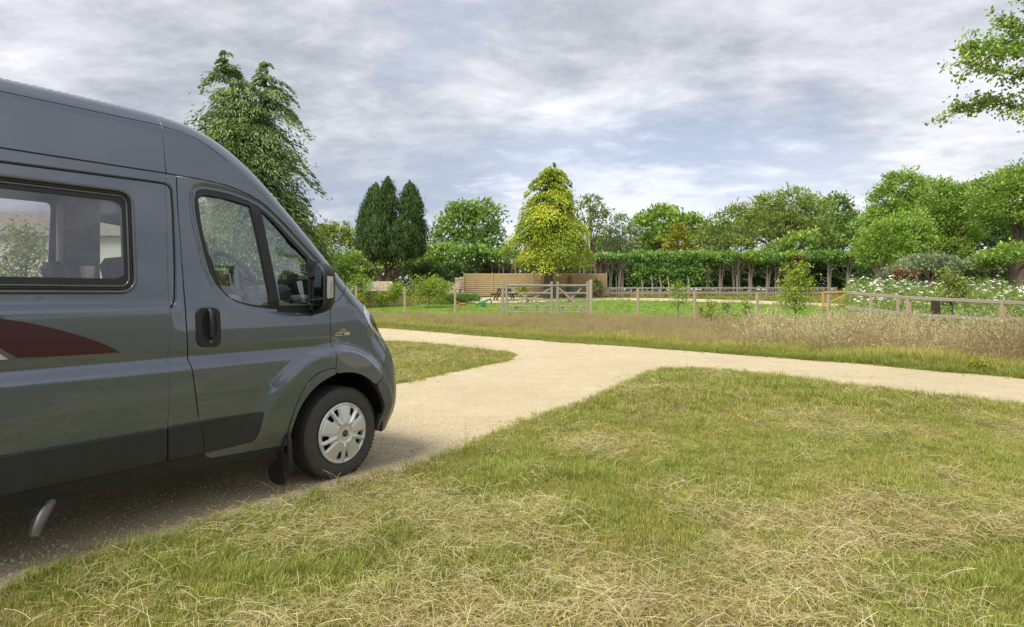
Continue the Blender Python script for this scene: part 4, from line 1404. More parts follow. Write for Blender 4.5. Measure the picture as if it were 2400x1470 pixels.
# ------------------------------------------------------------------ trees, hedges and plants
def leaf_quads(rs, C, D, L, W, tilt=0.5, side=None):
    """rhombus leaves: centres C, long axes D"""
    n = len(C)
    D = nrm(D)
    r = rs.normal(size=(n, 3))
    S = nrm(np.cross(D, r)) if side is None else nrm(np.cross(D, side + r * tilt))
    L = np.broadcast_to(np.asarray(L, float), (n,))[:, None] / 2
    W = np.broadcast_to(np.asarray(W, float), (n,))[:, None] / 2
    return np.stack([C - D * L, C + S * W - D * L * .1, C + D * L, C - S * W - D * L * .1], 1)


def unit(rs, n):
    return nrm(rs.normal(size=(n, 3)))


def broad_crown(seed, lobes, dens=1.0, ls=.22, cl=.75, asp=.6, up=.3, hollow=.45, fill=1.0, ragged=.25):
    """lobes: (x, y, z, rx, ry, rz). Leaf sprays grouped in clumps through each lobe"""
    rs = np.random.RandomState(seed)
    Q, TT = [], []
    for (x, y, z, rx, ry, rz) in lobes:
        area = (rx * ry * rz) ** (2 / 3) * 4 * math.pi
        nc = max(6, int(area / (cl * cl) * 1.5 * fill))
        d = unit(rs, nc)
        d[:, 2] = np.where(d[:, 2] < -.5, -d[:, 2], d[:, 2])
        r = hollow + (1 - hollow) * rs.rand(nc) ** .45
        r *= 1 + ragged * (rs.rand(nc) - .5)
        cc = np.array([x, y, z]) + d * r[:, None] * np.array([rx, ry, rz])
        cs = cl * (.55 + .7 * rs.rand(nc))
        per = max(5, int(26 * dens * (cl / ls / 3.4) ** 2))
        ctint = rs.rand(nc) * .5
        k = np.repeat(np.arange(nc), per)
        n = len(k)
        dd = unit(rs, n)
        rr = rs.rand(n) ** .5
        off = dd * (rr * cs[k])[:, None] * np.array([1, 1, .62])
        P = cc[k] + off
        D = nrm(dd * .7 + d[k] * .6 + rs.normal(size=(n, 3)) * .5 + np.array([0, 0, up]))
        sz = ls * (.6 + .8 * rs.rand(n))
        Q.append(leaf_quads(rs, P, D, sz, sz * asp))
        TT.append(np.clip(.12 + ctint[k] + .30 * rs.rand(n) + .12 * dd[:, 2], 0, 1))  # top of each clump tinted lighter: light from above put into the colour
    Q = np.concatenate(Q)
    T = np.repeat(np.concatenate(TT), 4)
    return Q, T


def droop_crown(seed, H, z0, Rf, nb, ls=(.34, .08), per=60, tops=((0, 0, 1.0),), lift=.10, sag=.55, hang=.8, spike=.12, tvar=.45):
    """conifer whose boughs arch out and let their sprays hang"""
    rs = np.random.RandomState(seed)
    Q, TT, wood_ = [], [], []
    for i in range(nb):
        t = (i + rs.rand()) / nb
        tx, ty, th_ = tops[rs.randint(len(tops))]
        z = z0 + (H * th_ - z0) * t
        R = Rf(t) * (.60 + .50 * rs.rand() ** 1.2 + (.18 if rs.rand() < spike else 0))
        a = rs.rand() * 2 * math.pi
        w = t ** 1.5
        base = np.array([tx * w, ty * w, z])
        dr = np.array([math.cos(a), math.sin(a), 0])
        n = int(per * (R / max(Rf(0.3), .1)) + 14)
        s = rs.rand(n) ** .75
        bend = lambda s_: base + dr * (R * s_)[:, None] + np.array([0, 0, 1]) * (lift * R * np.sin(s_ * math.pi * .8) - sag * R * s_ ** 2.2)[:, None]
        C = bend(s)
        lat = np.cross(dr, [0, 0, 1])
        side = rs.normal(size=n) * (.10 + .16 * np.sin(s * 2.6)) * R * .8
        C = C + lat * side[:, None]
        drop = rs.rand(n) * (.30 + .35 * R * .25)
        C[:, 2] -= drop * hang
        D = np.array([0, 0, -1.0]) * (.35 + .8 * rs.rand(n))[:, None] + dr * (.45 + .6 * s)[:, None] + lat * (side / R * .8)[:, None] + rs.normal(size=(n, 3)) * .32
        L = ls[0] * (.5 + .9 * rs.rand(n))
        Q.append(leaf_quads(rs, C, D, L, ls[1] * (.7 + .7 * rs.rand(n)), side=dr))
        bt = rs.rand() * tvar
        TT.append(np.clip(.08 + bt + .38 * (1 - drop / (drop.max() + .01)) + .25 * s * rs.rand(n), 0, 1))  # lower hanging sprays tinted darker: bough shade put into the leaf colour
        wood_.append([tuple(bend(np.array([q]))[0]) for q in (0, .35, .7)])
    return np.concatenate(Q), np.repeat(np.concatenate(TT), 4), wood_


def upright_crown(seed, cols, ls=(.26, .07), dens=1.0):
    """columns of upswept sprays: (x, y, z0, z1, r)"""
    rs = np.random.RandomState(seed)
    Q, TT = [], []
    for (x, y, z0, z1, r, lean) in cols:
        H = z1 - z0
        nc = int(42 * H * r * dens)
        for _ in range(nc):
            t = rs.rand()
            R = r * (math.sin(min(1, (t * 1.02 + .12)) ** .8 * math.pi) ** .55 if t < .97 else .15)
            R = r * (1 - max(0, (t - .35) / .65) ** 3.2) ** .8 * (1 - .45 * max(0, (.2 - t) / .2))
            a = rs.rand() * 2 * math.pi
            k = .72 + .36 * rs.rand() ** 2
            c = np.array([x + lean[0] * t + math.cos(a) * R * k, y + lean[1] * t + math.sin(a) * R * k, z0 + H * t])
            n = 60
            hh = rs.rand(n)
            w = .16 * (1 - hh ** 2) + .02
            P = c + np.stack([rs.normal(size=n) * w, rs.normal(size=n) * w, hh * .75 - .2], 1)
            out = np.array([math.cos(a), math.sin(a), 0])
            D = np.array([0, 0, 1.0]) + out * .30 + rs.normal(size=(n, 3)) * .28
            L = ls[0] * (.6 + .8 * rs.rand(n))
            Q.append(leaf_quads(rs, P, D, L, ls[1] * (.7 + .8 * rs.rand(n)), side=out))
            TT.append(np.clip(.05 + rs.rand() * .4 + .35 * hh + .2 * rs.rand(n), 0, 1))  # tint lightens towards the top of each spray
    return np.concatenate(Q), np.repeat(np.concatenate(TT), 4)


def branches(seed, base, tips, r0, up=.35, seg=7, wob=.12, fork=.45):
    """tapered limbs from a trunk to the given tips"""
    rs = np.random.RandomState(seed)
    b = MB()
    base = np.array(base, float)
    for i, tp in enumerate(tips):
        tp = np.array(tp, float)
        n = 7
        t = np.linspace(0, 1, n)
        mid = base * (1 - t[:, None]) + tp * t[:, None]
        dz = (tp[2] - base[2])
        L = np.linalg.norm(tp - base)
        hz = (tp - base) * np.array([1, 1, 0])
        mid -= hz * (np.sin(t * math.pi) * .22)[:, None]
        mid += rs.normal(size=(n, 3)) * (np.sin(t * math.pi) * wob * L * .18)[:, None]
        mid[0] = base
        rr = r0 * (.9 if i else 1.0) * (1 - t * .85)
        b.tube([tuple(p) for p in mid], list(rr), seg)
    return b


def plant(name, loc, Q, T, mat, label, cat, group=None, trunk=None, bark='bark', crown='crown', rz=0.0, sway=None):
    o = empty(name, loc, rz, label, cat, group)
    if Q is not None:
        link(crown, quads_mesh(crown, Q, T, mat), o)
    if trunk is not None:
        trunk.build('trunk' if cat != 'plant' else 'stem', bark, o, True)
    return o


def tree(name, px, Y, lobes_px, mat, label, cat='tree', group=None, seed=1, dens=1.0, ls=.24, cl=.8, depth=.9, bark='bark', tr=.14, trunk_px=None, up=.3, fill=1.0, hollow=.45, asp=.6, ragged=.25):
    """broadleaf tree placed on column px at depth Y; lobes given as pixel ellipses (px, py, rx, ry[, dy])"""
    base = at(px, Y)
    s = Y / FOC
    L = []
    for lb in lobes_px:
        x = (lb[0] - 1200) * s - base.x
        z = CAMH + (HOR - lb[1]) * s - base.z
        rx, rz = lb[2] * s, lb[3] * s
        dy = lb[4] if len(lb) > 4 else 0
        L.append((x, dy, z, rx, rx * depth, rz))
    Q, T = broad_crown(seed, L, dens, ls, cl, asp, up, hollow, fill, ragged)
    rs = np.random.RandomState(seed + 9)
    tips = []
    zmin = min(l[2] - l[5] for l in L)
    for l in L:
        for k in range(3):
            d = unit(rs, 1)[0] * .6
            d[2] = abs(d[2])
            tips.append((l[0] + d[0] * l[3], l[1] + d[1] * l[4], l[2] + d[2] * l[5] * .9))
    zf = max(.3, zmin * .7)
    b = branches(seed, (0, 0, zf), tips, tr * .7)
    b.tube([(0, 0, -.1), (0.02, 0, zf * .5), (0, 0, zf + .1)], [tr * 1.25, tr, tr * .9], 9)
    return plant(name, base, Q, T, mat, label, cat, group, b, bark)


# --- the big drooping conifer behind the van
Yc = 33.0
base = at(600, Yc)
s = Yc / FOC
Htot = CAMH + (HOR - 118) * s - base.z
Rf = lambda t: float(np.interp(t, [0, .2, .45, .6, .75, .88, 1.0], [4.0, 3.8, 3.1, 2.7, 2.3, 1.45, .45]))
Q, T, wd = droop_crown(11, Htot, 1.2, Rf, 400, ls=(.23, .066), per=290, tops=((-1.55, 0, 1.0), (-1.55, 0, .97), (-1.2, .3, .93), (-.5, -.2, .86), (.50, .2, .955), (.60, -.2, .90)), lift=.24, sag=.42, hang=.45, tvar=.55, spike=.2)
b = MB()
b.tube([(0, 0, -.1), (-.05, 0, Htot * .4), (-.9, 0, Htot * .75), (-1.70, 0, Htot)], [.42, .30, .14, .03], 9)
b.tube([(-.1, 0, Htot * .5), (.30, .15, Htot * .72), (.50, .2, Htot * .95)], [.22, .13, .02], 8)
for w in wd[::2]:
    b.tube(w, [.05, .03, .012], 5)
plant('weeping_conifer', base, Q, T, 'l_thuja', 'tall dark green conifer with two tops and hanging sprays, just behind the van roof', 'tree', None, b)

# --- golden conifer behind the gate
Yg = 44.5
base = at(1286, Yg)
s = Yg / FOC
Htot = CAMH + (HOR - 380) * s - base.z
Rg = lambda t: float(np.interp(t, [0, .2, .45, .65, .85, .95, 1.0], [2.85, 2.95, 2.5, 1.95, 1.25, .75, .3]))
Q, T, wd = droop_crown(12, Htot, 2.8, Rg, 150, ls=(.20, .08), per=460, tops=((0.35, 0, 1.0), (-.15, 0, .96), (0.2, .1, .98)), lift=.20, sag=.42, hang=.85, tvar=.75, spike=.25)
b = MB()
b.tube([(0, 0, -.1), (0, 0, 1.2), (.05, 0, Htot * .5), (.3, 0, Htot * .95)], [.40, .34, .2, .03], 10)
for w in wd[::3]:
    b.tube(w, [.05, .03, .012], 5)
plant('golden_conifer', base, Q, T, 'l_gold', 'golden yellow green conical conifer standing behind the five bar gate', 'tree', None, b)

# --- upright yew with many stems
Yy = 45.0
base = at(908, Yy)
s = Yy / FOC
zz = lambda py: CAMH + (HOR - py) * s - base.z
xx = lambda px: (px - 1200) * s - base.x
cols = [(xx(885), 0, zz(588), zz(447), 34 * s, (-.1, 0)), (xx(905), .3, zz(590), zz(430), 24 * s, (0.1, 0)), (xx(862), .2, zz(608), zz(492), 28 * s, (-.1, 0)), (xx(962), 0, zz(590), zz(442), 29 * s, (-.05, 0)),
        (xx(925), -.4, zz(600), zz(545), 38 * s, (.1, 0)), (xx(975), .2, zz(600), zz(512), 22 * s, (.1, 0)), (xx(893), -.7, zz(612), zz(515), 40 * s, (0, 0)), (xx(945), -.7, zz(612), zz(528), 38 * s, (0, 0))]
Q, T = upright_crown(13, cols, ls=(.22, .065), dens=1.0)
tips = [(xx(855), .2, zz(610)), (xx(870), -.2, zz(600)), (xx(885), .3, zz(590)), (xx(900), -.3, zz(585)), (xx(915), 0, zz(580)), (xx(930), .3, zz(590)), (xx(945), -.2, zz(590)), (xx(958), .2, zz(600)), (xx(972), 0, zz(610)), (xx(980), .1, zz(600)),
        (xx(850), .4, zz(620)), (xx(892), -.5, zz(600)), (xx(940), -.5, zz(605)), (xx(925), -.6, zz(600))]
b = branches(3, (0, 0, .1), tips, .16, wob=.25)
plant('upright_yew', base, Q, T, 'l_yew', 'dark upright yew with many bare stems fanning out below two dense crowns', 'tree', None, b, 'bark_red')

TR = 'trees and tall shrubs beyond the garden'
tree('round_tree', 1105, 62, [(1075, 530, 48, 45), (1130, 520, 48, 48), (1090, 505, 38, 32), (1040, 560, 26, 45), (1155, 560, 26, 40), (1100, 575, 62, 35)], 'l_oak', 'round mid green tree between the yew and the golden conifer', group=TR, seed=21, ls=.34, cl=.9)
tree('bushy_tree', 1020, 52, [(1010, 605, 32, 32), (1045, 598, 40, 28), (985, 625, 25, 30)], 'l_fresh', 'bright green bushy tree directly right of the upright yew', group=TR, seed=22, ls=.26, cl=.6)
tree('flat_topped_tree', 1110, 51, [(1090, 600, 45, 24), (1140, 605, 38, 24), (1115, 592, 35, 16), (1165, 612, 20, 18)], 'l_hedge', 'flat topped dark green tree over the left end of the slat fence', group=TR, seed=23, ls=.24, cl=.6, bark='bark_pale')
tree('distant_tree', 785, 70, [(790, 560, 42, 36), (760, 555, 25, 30), (815, 575, 20, 28)], 'l_olive', 'domed olive green tree seen over the van mirror', group=TR, seed=24, ls=.36, cl=.9)
tree('lime_tree', 742, 46, [(738, 575, 26, 34), (715, 600, 30, 34), (752, 600, 20, 28)], 'l_lime', 'yellow green tree behind the windscreen pillar of the van', group=TR, seed=25, ls=.24, cl=.6)
tree('climbing_bush', 800, 40, [(790, 622, 40, 26), (830, 615, 28, 24), (760, 640, 30, 30), (812, 645, 30, 26), (835, 640, 18, 18)], 'l_fresh', 'fresh green leggy bush above the van mirror', group=TR, seed=26, ls=.20, cl=.5, bark='bark_pale', fill=.8)
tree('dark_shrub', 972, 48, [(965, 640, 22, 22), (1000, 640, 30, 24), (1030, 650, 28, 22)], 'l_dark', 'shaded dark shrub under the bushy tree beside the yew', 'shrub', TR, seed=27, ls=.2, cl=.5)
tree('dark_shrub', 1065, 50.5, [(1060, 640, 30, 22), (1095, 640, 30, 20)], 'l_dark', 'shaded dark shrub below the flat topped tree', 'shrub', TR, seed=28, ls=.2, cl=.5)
# right of the golden conifer
tree('sparse_tree', 1385, 58, [(1370, 500, 26, 44), (1400, 520, 26, 44), (1390, 480, 24, 25), (1420, 505, 14, 18), (1380, 560, 34, 44)], 'l_olive', 'thin airy tree just right of the golden conifer top', group=TR, seed=31, ls=.26, cl=.55, fill=.75, dens=.55)
tree('grey_tree', 1452, 60, [(1455, 535, 34, 36), (1430, 560, 26, 32), (1475, 560, 28, 34), (1450, 580, 50, 26)], 'l_grey', 'half bare grey green tree with thin twigs showing at its top', group=TR, seed=32, ls=.24, cl=.5, fill=.8, dens=.5, bark='bark_pale', tr=.16)
tree('bright_tree', 1540, 64, [(1515, 540, 40, 42), (1555, 515, 40, 34), (1600, 530, 40, 34), (1560, 560, 60, 34), (1635, 530, 24, 26)], 'l_fresh', 'bright green tree behind the small ochre conifer', group=TR, seed=33, ls=.36, cl=.9)
tree('ochre_conifer', 1590, 56, [(1590, 572, 32, 26), (1590, 548, 20, 22), (1590, 533, 10, 12), (1568, 582, 18, 14), (1614, 582, 18, 14)], 'l_gorse', 'small pointed ochre yellow conifer above the clipped hedge', group=TR, seed=34, ls=.22, cl=.4, up=.8)
tree('willow_like_tree', 1700, 60, [(1680, 550, 46, 42), (1730, 520, 44, 44), (1700, 580, 60, 30)], 'l_olive', 'soft olive tree at the left shoulder of the large tree mass', group=TR, seed=35, ls=.34, cl=.9, asp=.35)
tree('spreading_tree', 1840, 58, [(1800, 500, 48, 44), (1860, 480, 52, 38), (1905, 505, 46, 46), (1830, 545, 70, 50), (1770, 560, 40, 40), (1900, 560, 50, 40)], 'l_olive', 'broad olive green tree forming the highest part of the middle tree mass', group=TR, seed=36, ls=.36, cl=1.0, asp=.35, tr=.25)
tree('dark_tree', 1965, 62, [(1955, 500, 36, 44), (1985, 530, 30, 50), (1960, 560, 46, 44), (1930, 590, 40, 20)], 'l_oak', 'darker green tree behind the right side of the broad olive tree', group=TR, seed=37, ls=.34, cl=.9)
tree('pale_bush', 1860, 52, [(1870, 570, 40, 26), (1830, 585, 34, 20), (1900, 560, 20, 22)], 'l_fresh', 'light green bush in front of the broad olive tree', group=TR, seed=38, ls=.26, cl=.6)
# the closer mass on the right
tree('tall_field_maple', 2110, 46, [(2110, 440, 42, 38), (2080, 470, 32, 40), (2150, 460, 34, 44), (2050, 520, 26, 40), (2100, 520, 60, 50)], 'l_fresh', 'tall tree whose rounded top rises highest left of the right hand wood', group=TR, seed=41, ls=.17, cl=.6, tr=.2, fill=.9, ragged=.5)
tree('loose_tree', 2060, 42, [(2080, 560, 62, 50), (2035, 600, 36, 40), (2140, 560, 50, 60), (2100, 610, 70, 34)], 'l_fresh', 'loose leaning green tree with pale bare twigs beside the white flowers', group=TR, ragged=.6, seed=42, ls=.17, cl=.6, tr=.2, bark='bark_pale')
tree('broad_tree', 2230, 44, [(2200, 470, 56, 46), (2260, 480, 60, 50), (2180, 530, 50, 50), (2250, 540, 46, 40), (2210, 590, 60, 40)], 'l_fresh', 'full mid green tree in the middle of the right hand wood', group=TR, seed=43, ls=.17, cl=.7, tr=.24)
tree('edge_tree', 2390, 40, [(2340, 450, 60, 44), (2400, 440, 60, 60), (2460, 460, 60, 70), (2330, 500, 50, 46), (2420, 520, 70, 40)], 'l_fresh', 'yellowish green tree at the right edge of the frame above the dark hollow', group=TR, seed=44, ls=.17, cl=.65, tr=.24)
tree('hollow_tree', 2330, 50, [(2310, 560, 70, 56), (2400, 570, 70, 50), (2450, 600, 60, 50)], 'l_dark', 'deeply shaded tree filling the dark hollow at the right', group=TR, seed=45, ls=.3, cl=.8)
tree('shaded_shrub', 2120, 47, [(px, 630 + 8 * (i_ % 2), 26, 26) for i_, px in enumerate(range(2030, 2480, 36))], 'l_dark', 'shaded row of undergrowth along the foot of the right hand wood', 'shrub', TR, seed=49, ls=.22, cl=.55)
tree('low_bush', 2370, 36, [(2380, 600, 60, 30), (2330, 610, 40, 24), (2440, 610, 50, 34)], 'l_fresh', 'low bright bush beneath the dark hollow at the right edge', 'shrub', TR, seed=46, ls=.2, cl=.5)
tree('grey_willow', 2180, 38, [(2170, 620, 60, 22), (2230, 625, 50, 20), (2290, 630, 50, 18), (2110, 640, 40, 16)], 'l_grey', 'low grey leaved bushes behind the white flowers', 'shrub', TR, seed=47, ls=.16, cl=.45)
tree('rusty_dock', 2120, 36.5, [(2108, 640, 12, 9), (2145, 642, 10, 8)], 'l_rust', 'rust brown seeding dock behind the white flowers', 'plant', TR, seed=48, ls=.14, cl=.3)
# far-off wood closing gaps along the horizon
rs = np.random.RandomState(77)
lob = []
for i in range(95):
    x = -95 + i * 2.3 + rs.rand()
    lob.append((x, 84 + rs.rand() * 6, 3.4 + rs.rand() * 1.1, 2.4, 2.4, 3.1 + rs.rand() * .8))
Q, T = broad_crown(78, lob, 1.0, .5, 1.4, .6)
tag(link('far_wood', quads_mesh('far_wood', Q, T, 'l_oak')), kind='stuff')

BK = 'background trees closing the right hand wood'
for i, (px_, Y_, lb_, mt_, wd_) in enumerate([(1690, 68, [(1660, 565, 50, 34), (1720, 560, 50, 40)], 'l_oak', 'behind the soft olive tree'), (1800, 70, [(1790, 530, 60, 50), (1850, 540, 50, 50)], 'l_olive', 'behind the left of the broad olive tree'), (1940, 70, [(1910, 545, 56, 50), (1980, 560, 50, 50)], 'l_oak', 'behind the right of the broad olive tree'),
                              (2060, 55, [(2040, 560, 50, 60), (2100, 540, 50, 80)], 'l_oak', 'behind the loose leaning tree'), (2190, 56, [(2160, 530, 56, 80), (2240, 530, 56, 80), (2200, 600, 60, 40)], 'l_oak', 'behind the full mid green tree'), (2340, 56, [(2320, 540, 60, 80), (2400, 540, 70, 80), (2480, 540, 70, 80)], 'l_olive', 'behind the tree at the right edge'),
                              (1480, 68, [(1420, 580, 40, 26), (1480, 585, 40, 26), (1540, 580, 40, 26)], 'l_oak', 'low behind the half bare grey tree')]):
    tree('background_tree', px_, Y_, lb_, mt_, 'dense tree ' + wd_, group=BK, seed=300 + i, ls=.34, cl=.9, hollow=.15, fill=1.5)
# --- overhanging tree at the top right, trunk outside the frame
Yb = 10.5
base = at(2900, Yb)
rs = np.random.RandomState(51)
sb = Yb / FOC
P = lambda px, py, dy=0.0: np.array([(px - 1200) * sb - base.x, dy, CAMH + (HOR - py) * sb - base.z])
limbs = [[(2900, 300), (2700, 120), (2560, 40), (2420, 20), (2340, 10), (2290, -5)], [(2900, 330), (2700, 220), (2520, 170), (2420, 130), (2360, 120), (2300, 130)],
         [(2900, 350), (2700, 290), (2540, 250), (2400, 200), (2320, 170), (2250, 160), (2220, 148)], [(2900, 330), (2700, 250), (2500, 170), (2380, 100), (2310, 100), (2270, 95), (2245, 110)],
         [(2880, 360), (2680, 310), (2500, 250), (2400, 225), (2340, 215), (2290, 225), (2255, 235)], [(2880, 380), (2700, 350), (2540, 290), (2440, 255), (2390, 240), (2350, 260), (2320, 285)],
         [(2880, 380), (2700, 370), (2560, 320), (2480, 270), (2430, 265), (2400, 270), (2375, 290)], [(2900, 250), (2700, 60), (2500, -80), (2400, -60), (2330, -30)],
         [(2900, 280), (2650, 180), (2500, 90), (2420, 60), (2380, 55), (2350, 40)], [(2900, 300), (2700, 200), (2560, 120), (2450, 100), (2400, 85), (2370, 75)],
         [(2900, 320), (2650, 260), (2480, 215), (2410, 180), (2370, 150), (2345, 155)], [(2880, 370), (2700, 330), (2560, 280), (2440, 230), (2380, 185)]]
b = MB()
sprays = []
for i, lm in enumerate(limbs):
    dy = (i % 5 - 2) * .28
    pts = [P(x + 48, y, dy * min(1, k / 3)) for k, (x, y) in enumerate(lm)]
    pts = [p + rs.normal(size=3) * .02 for p in pts]
    pp = smooth_curve([tuple(p) for p in pts], 4)
    n = len(pp)
    b.tube([tuple(p) for p in pp], [.035 * (1 - k / n) ** 1.3 + .004 for k in range(n)], 5)
    for k in list(range(int(n * .25), n)) * 2:
        if True:
            d = unit(rs, 1)[0] * np.array([1, 1, .8])
            tip = pp[k] + d * (.12 + .30 * rs.rand())
            b.tube([tuple(pp[k]), tuple((pp[k] + tip) / 2 + rs.normal(size=3) * .02), tuple(tip)], [.006, .004, .002], 4)
            sprays.append((tip, pp[k]))
            sprays.append((pp[k] * .6 + tip * .4, pp[k]))
    sprays += [(pp[-1], pp[-2])] * 2
# the unseen rest of the crown
C, D = [], []
for tip, root in sprays:
    n = 17
    o_ = rs.normal(size=(n, 3)) * np.array([.075, .075, .05])
    C.append(tip + o_)
    D.append(rs.normal(size=(n, 3)) * .6 + np.array([-.5, 0, -.35]))
C, D = np.concatenate(C), np.concatenate(D)
n = len(C)
sz = .070 * (.6 + .8 * rs.rand(n))
Q1 = leaf_quads(rs, C, D, sz, sz * .55)
T1 = np.repeat(np.clip(rs.rand(n) * .8 + .1, 0, 1), 4)
Q2, T2 = broad_crown(52, [(.3, 0, 6.2, 2.0, 2.2, 2.2), (.8, 1.5, 5.0, 2.0, 2.0, 1.8), (.6, -1.2, 5.2, 1.9, 1.8, 1.8)], .8, .10, .45)
b.tube([(0, 0, -.1), (.05, 0, 2.2), (0, 0, 4.0), (.1, 0, 6.0)], [.20, .17, .12, .05], 10)
plant('overhanging_tree', base, np.concatenate([Q1, Q2]), np.concatenate([T1, T2]), 'l_fresh', 'leafy branches of a near tree hanging into the top right corner', 'tree', None, b, 'bark')

# --- trees behind the photographer, seen in the reflections on the van
for i, (x, y, r, h) in enumerate([(-17, -15, 3.4, 5.2), (-10, -19, 3.8, 6.0), (-3, -22, 3.2, 5.0), (5, -22, 3.6, 5.6), (13, -19, 3.6, 5.6), (20, -14, 3.4, 5.4), (26, -6, 3.2, 5.0)]):
    Q, T = broad_crown(60 + i, [(0, 0, h - 1.2, r, r, h * .42), (r * .6, 0, h - 2.4, r * .7, r * .7, h * .3), (-r * .6, .3, h - 2.2, r * .7, r * .7, h * .3)], .8, .45, 1.2)
    bt_ = branches(i, (0, 0, 1.2), [(1, 0, h - 1), (-1, .5, h - 1), (0, -1, h)], .2)
    bt_.tube([(0, 0, -.1), (0, 0, 1.3)], [.3, .22], 8)
    plant('orchard_tree', (x, y, 0), Q, T, ['l_oak', 'l_olive', 'l_fresh'][i % 3], '%s broad tree from the left in the row behind the photographer' % ['first', 'second', 'third', 'fourth', 'fifth', 'sixth', 'seventh'][i], 'tree', 'trees behind the photographer', bt_)

# ------------------------------------------------------------------ clipped hedge of bare-stemmed trees
HG = 'clipped conifers of the tall hedge'
Yh = 51.0
rs = np.random.RandomState(90)


def hedge_tree(px, top, bot, kind, label, w=42, mat='l_hedge', bark='bark_pale', seed=0, Y=Yh):
    base = at(px, Y)
    s_ = Y / FOC
    z = lambda py: CAMH + (HOR - py) * s_ - base.z
    r = w * s_
    Q, T = broad_crown(seed, [(0, 0, z((top + bot) / 2), r, 1.0, (bot - top) / 2 * s_), (r * .4, .1, z((top + bot) / 2 + 2), r * .6, .9, (bot - top) / 2 * s_), (-r * .4, -.1, z((top + bot) / 2 + 1), r * .6, .9, (bot - top) / 2 * s_)], .9, .17, .38, hollow=.3, ragged=.5)
    rr = np.random.RandomState(seed)
    b_ = MB()
    if kind == 'stems':
        for k in range(8):
            x0 = rr.normal() * .16
            x1 = x0 + rr.normal() * .55
            b_.tube([(x0, rr.normal() * .1, -.05), (x0 * 1.2 + rr.normal() * .05, rr.normal() * .12, z(bot) * .55), (x1, rr.normal() * .3, z(bot) + .25)], [.055, .045, .022], 6)
            for q in range(4):
                zz_ = z(bot) * (.55 + .4 * rr.rand())
                b_.tube([(x1 * .8, 0, zz_), (x1 + rr.normal() * .25, rr.normal() * .2, zz_ + .35), (x1 + rr.normal() * .5, rr.normal() * .3, z(bot) + .15)], [.022, .016, .008], 4)
    else:
        x1 = rr.normal() * .12
        b_.tube([(0, 0, -.05), (x1, 0, z(bot) * .5), (x1 * .5, 0, z(bot) + .4)], [.11, .10, .06], 8)
        b_.tube([(0.1, .05, -.05), (x1 + .16, 0, z(bot) * .5), (x1 * .5 + .3, 0, z(bot) + .3)], [.07, .06, .04], 7)
        for q in range(7):
            zz_ = z(bot) * (.35 + .55 * rr.rand())
            sd = rr.choice((-1, 1))
            ex = sd * (.3 + .5 * rr.rand())
            b_.tube([(x1 * .8, 0, zz_), (x1 + ex * .6, rr.normal() * .2, zz_ + .1), (x1 + ex, rr.normal() * .3, zz_ + .45)], [.03, .02, .01], 4)
    return plant('hedge_tree', base, Q, T, mat, label, 'tree', HG, b_, bark)


hedge_tree(1418, 596, 610, 'stems', 'clipped tree with a fan of bare stems at the slat fence right end', 28, seed=101)
hedge_tree(1452, 596, 612, 'stems', 'clipped tree with bare pale stems between the slat fence and the ivy', 24, seed=102)
# ivy-covered stretch
b = at(1568, Yh)
s_ = Yh / FOC
zc = lambda py: CAMH + (HOR - py) * s_ - b.z
Q, T = broad_crown(110, [((px - 1568) * s_, 0, zc(py), 24 * s_, .75, 34 * s_) for px in range(1490, 1650, 19) for py in (628, 652)] + [((px - 1568) * s_, 0, zc(602), 22 * s_, .7, 12 * s_) for px in range(1490, 1655, 22)], .8, .19, .42, hollow=.4)
ivy = plant('ivy_hedge', b, Q, T, 'l_hedge', 'stretch of hedge clothed in dark green ivy down to the ground', 'hedge', None, None, crown='foliage')
for px in (1500, 1523, 1543, 1561, 1608):
    MB().tube([((px - 1568) * s_, -.8, -.05), ((px - 1568) * s_ + .05, -.78, .8), ((px - 1568) * s_ - .05, -.6, 1.6)], [.07, .06, .05], 6).build('trunk', 'bark_pale', ivy, True)
words_ = ['just right of the ivy, its trunk forked', 'second right of the ivy stretch, single slim trunk', 'with paired pale trunks, third right of the ivy', 'fourth right of the ivy stretch, leaning branch on its left', 'fifth right of the ivy stretch, slim and straight',
          'behind the left side of the yellow green sapling', 'behind the yellow green sapling, reddish dead foliage in its top', 'with reddish twigs, just right of the yellow green sapling', 'with a goblet of sawn limbs near the orange timber', 'at the far right end, sawn trunk above the orange timber']
for i, (px, wd_) in enumerate(zip([1657, 1688, 1729, 1760, 1797, 1821, 1850, 1872, 1943, 1992], words_)):
    hedge_tree(px, [594, 590, 596, 592, 589, 595, 592, 597, 588, 593][i], [612, 624, 609, 618, 632, 611, 622, 608, 616, 610][i], 'stems' if i in (2, 5, 6, 7) else 'one', 'hedge tree ' + wd_, 30 if i < 8 else 40, mat='l_hedge' if i % 3 else 'l_fresh', seed=120 + i)
tree('dead_sprays', 1410, 50.5, [(1406, 620, 8, 18), (1402, 648, 6, 12)], 'l_rust', 'rust red dead foliage at the right end of the slat fence', 'shrub', seed=140, ls=.2, cl=.3)
tree('dead_sprays', 1872, 50.3, [(1872, 607, 16, 7)], 'l_rust', 'rust red dead foliage high in the hedge by the sapling', 'shrub', seed=141, ls=.2, cl=.3)
# shaded growth behind the bare stems
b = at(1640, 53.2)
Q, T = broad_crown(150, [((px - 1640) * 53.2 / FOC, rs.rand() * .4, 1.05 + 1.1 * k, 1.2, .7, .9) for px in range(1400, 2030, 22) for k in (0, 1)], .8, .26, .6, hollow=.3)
plant('shaded_undergrowth', b, Q, T, 'l_dark', 'dark shaded undergrowth seen between the bare hedge stems', 'hedge', None, None, crown='foliage')
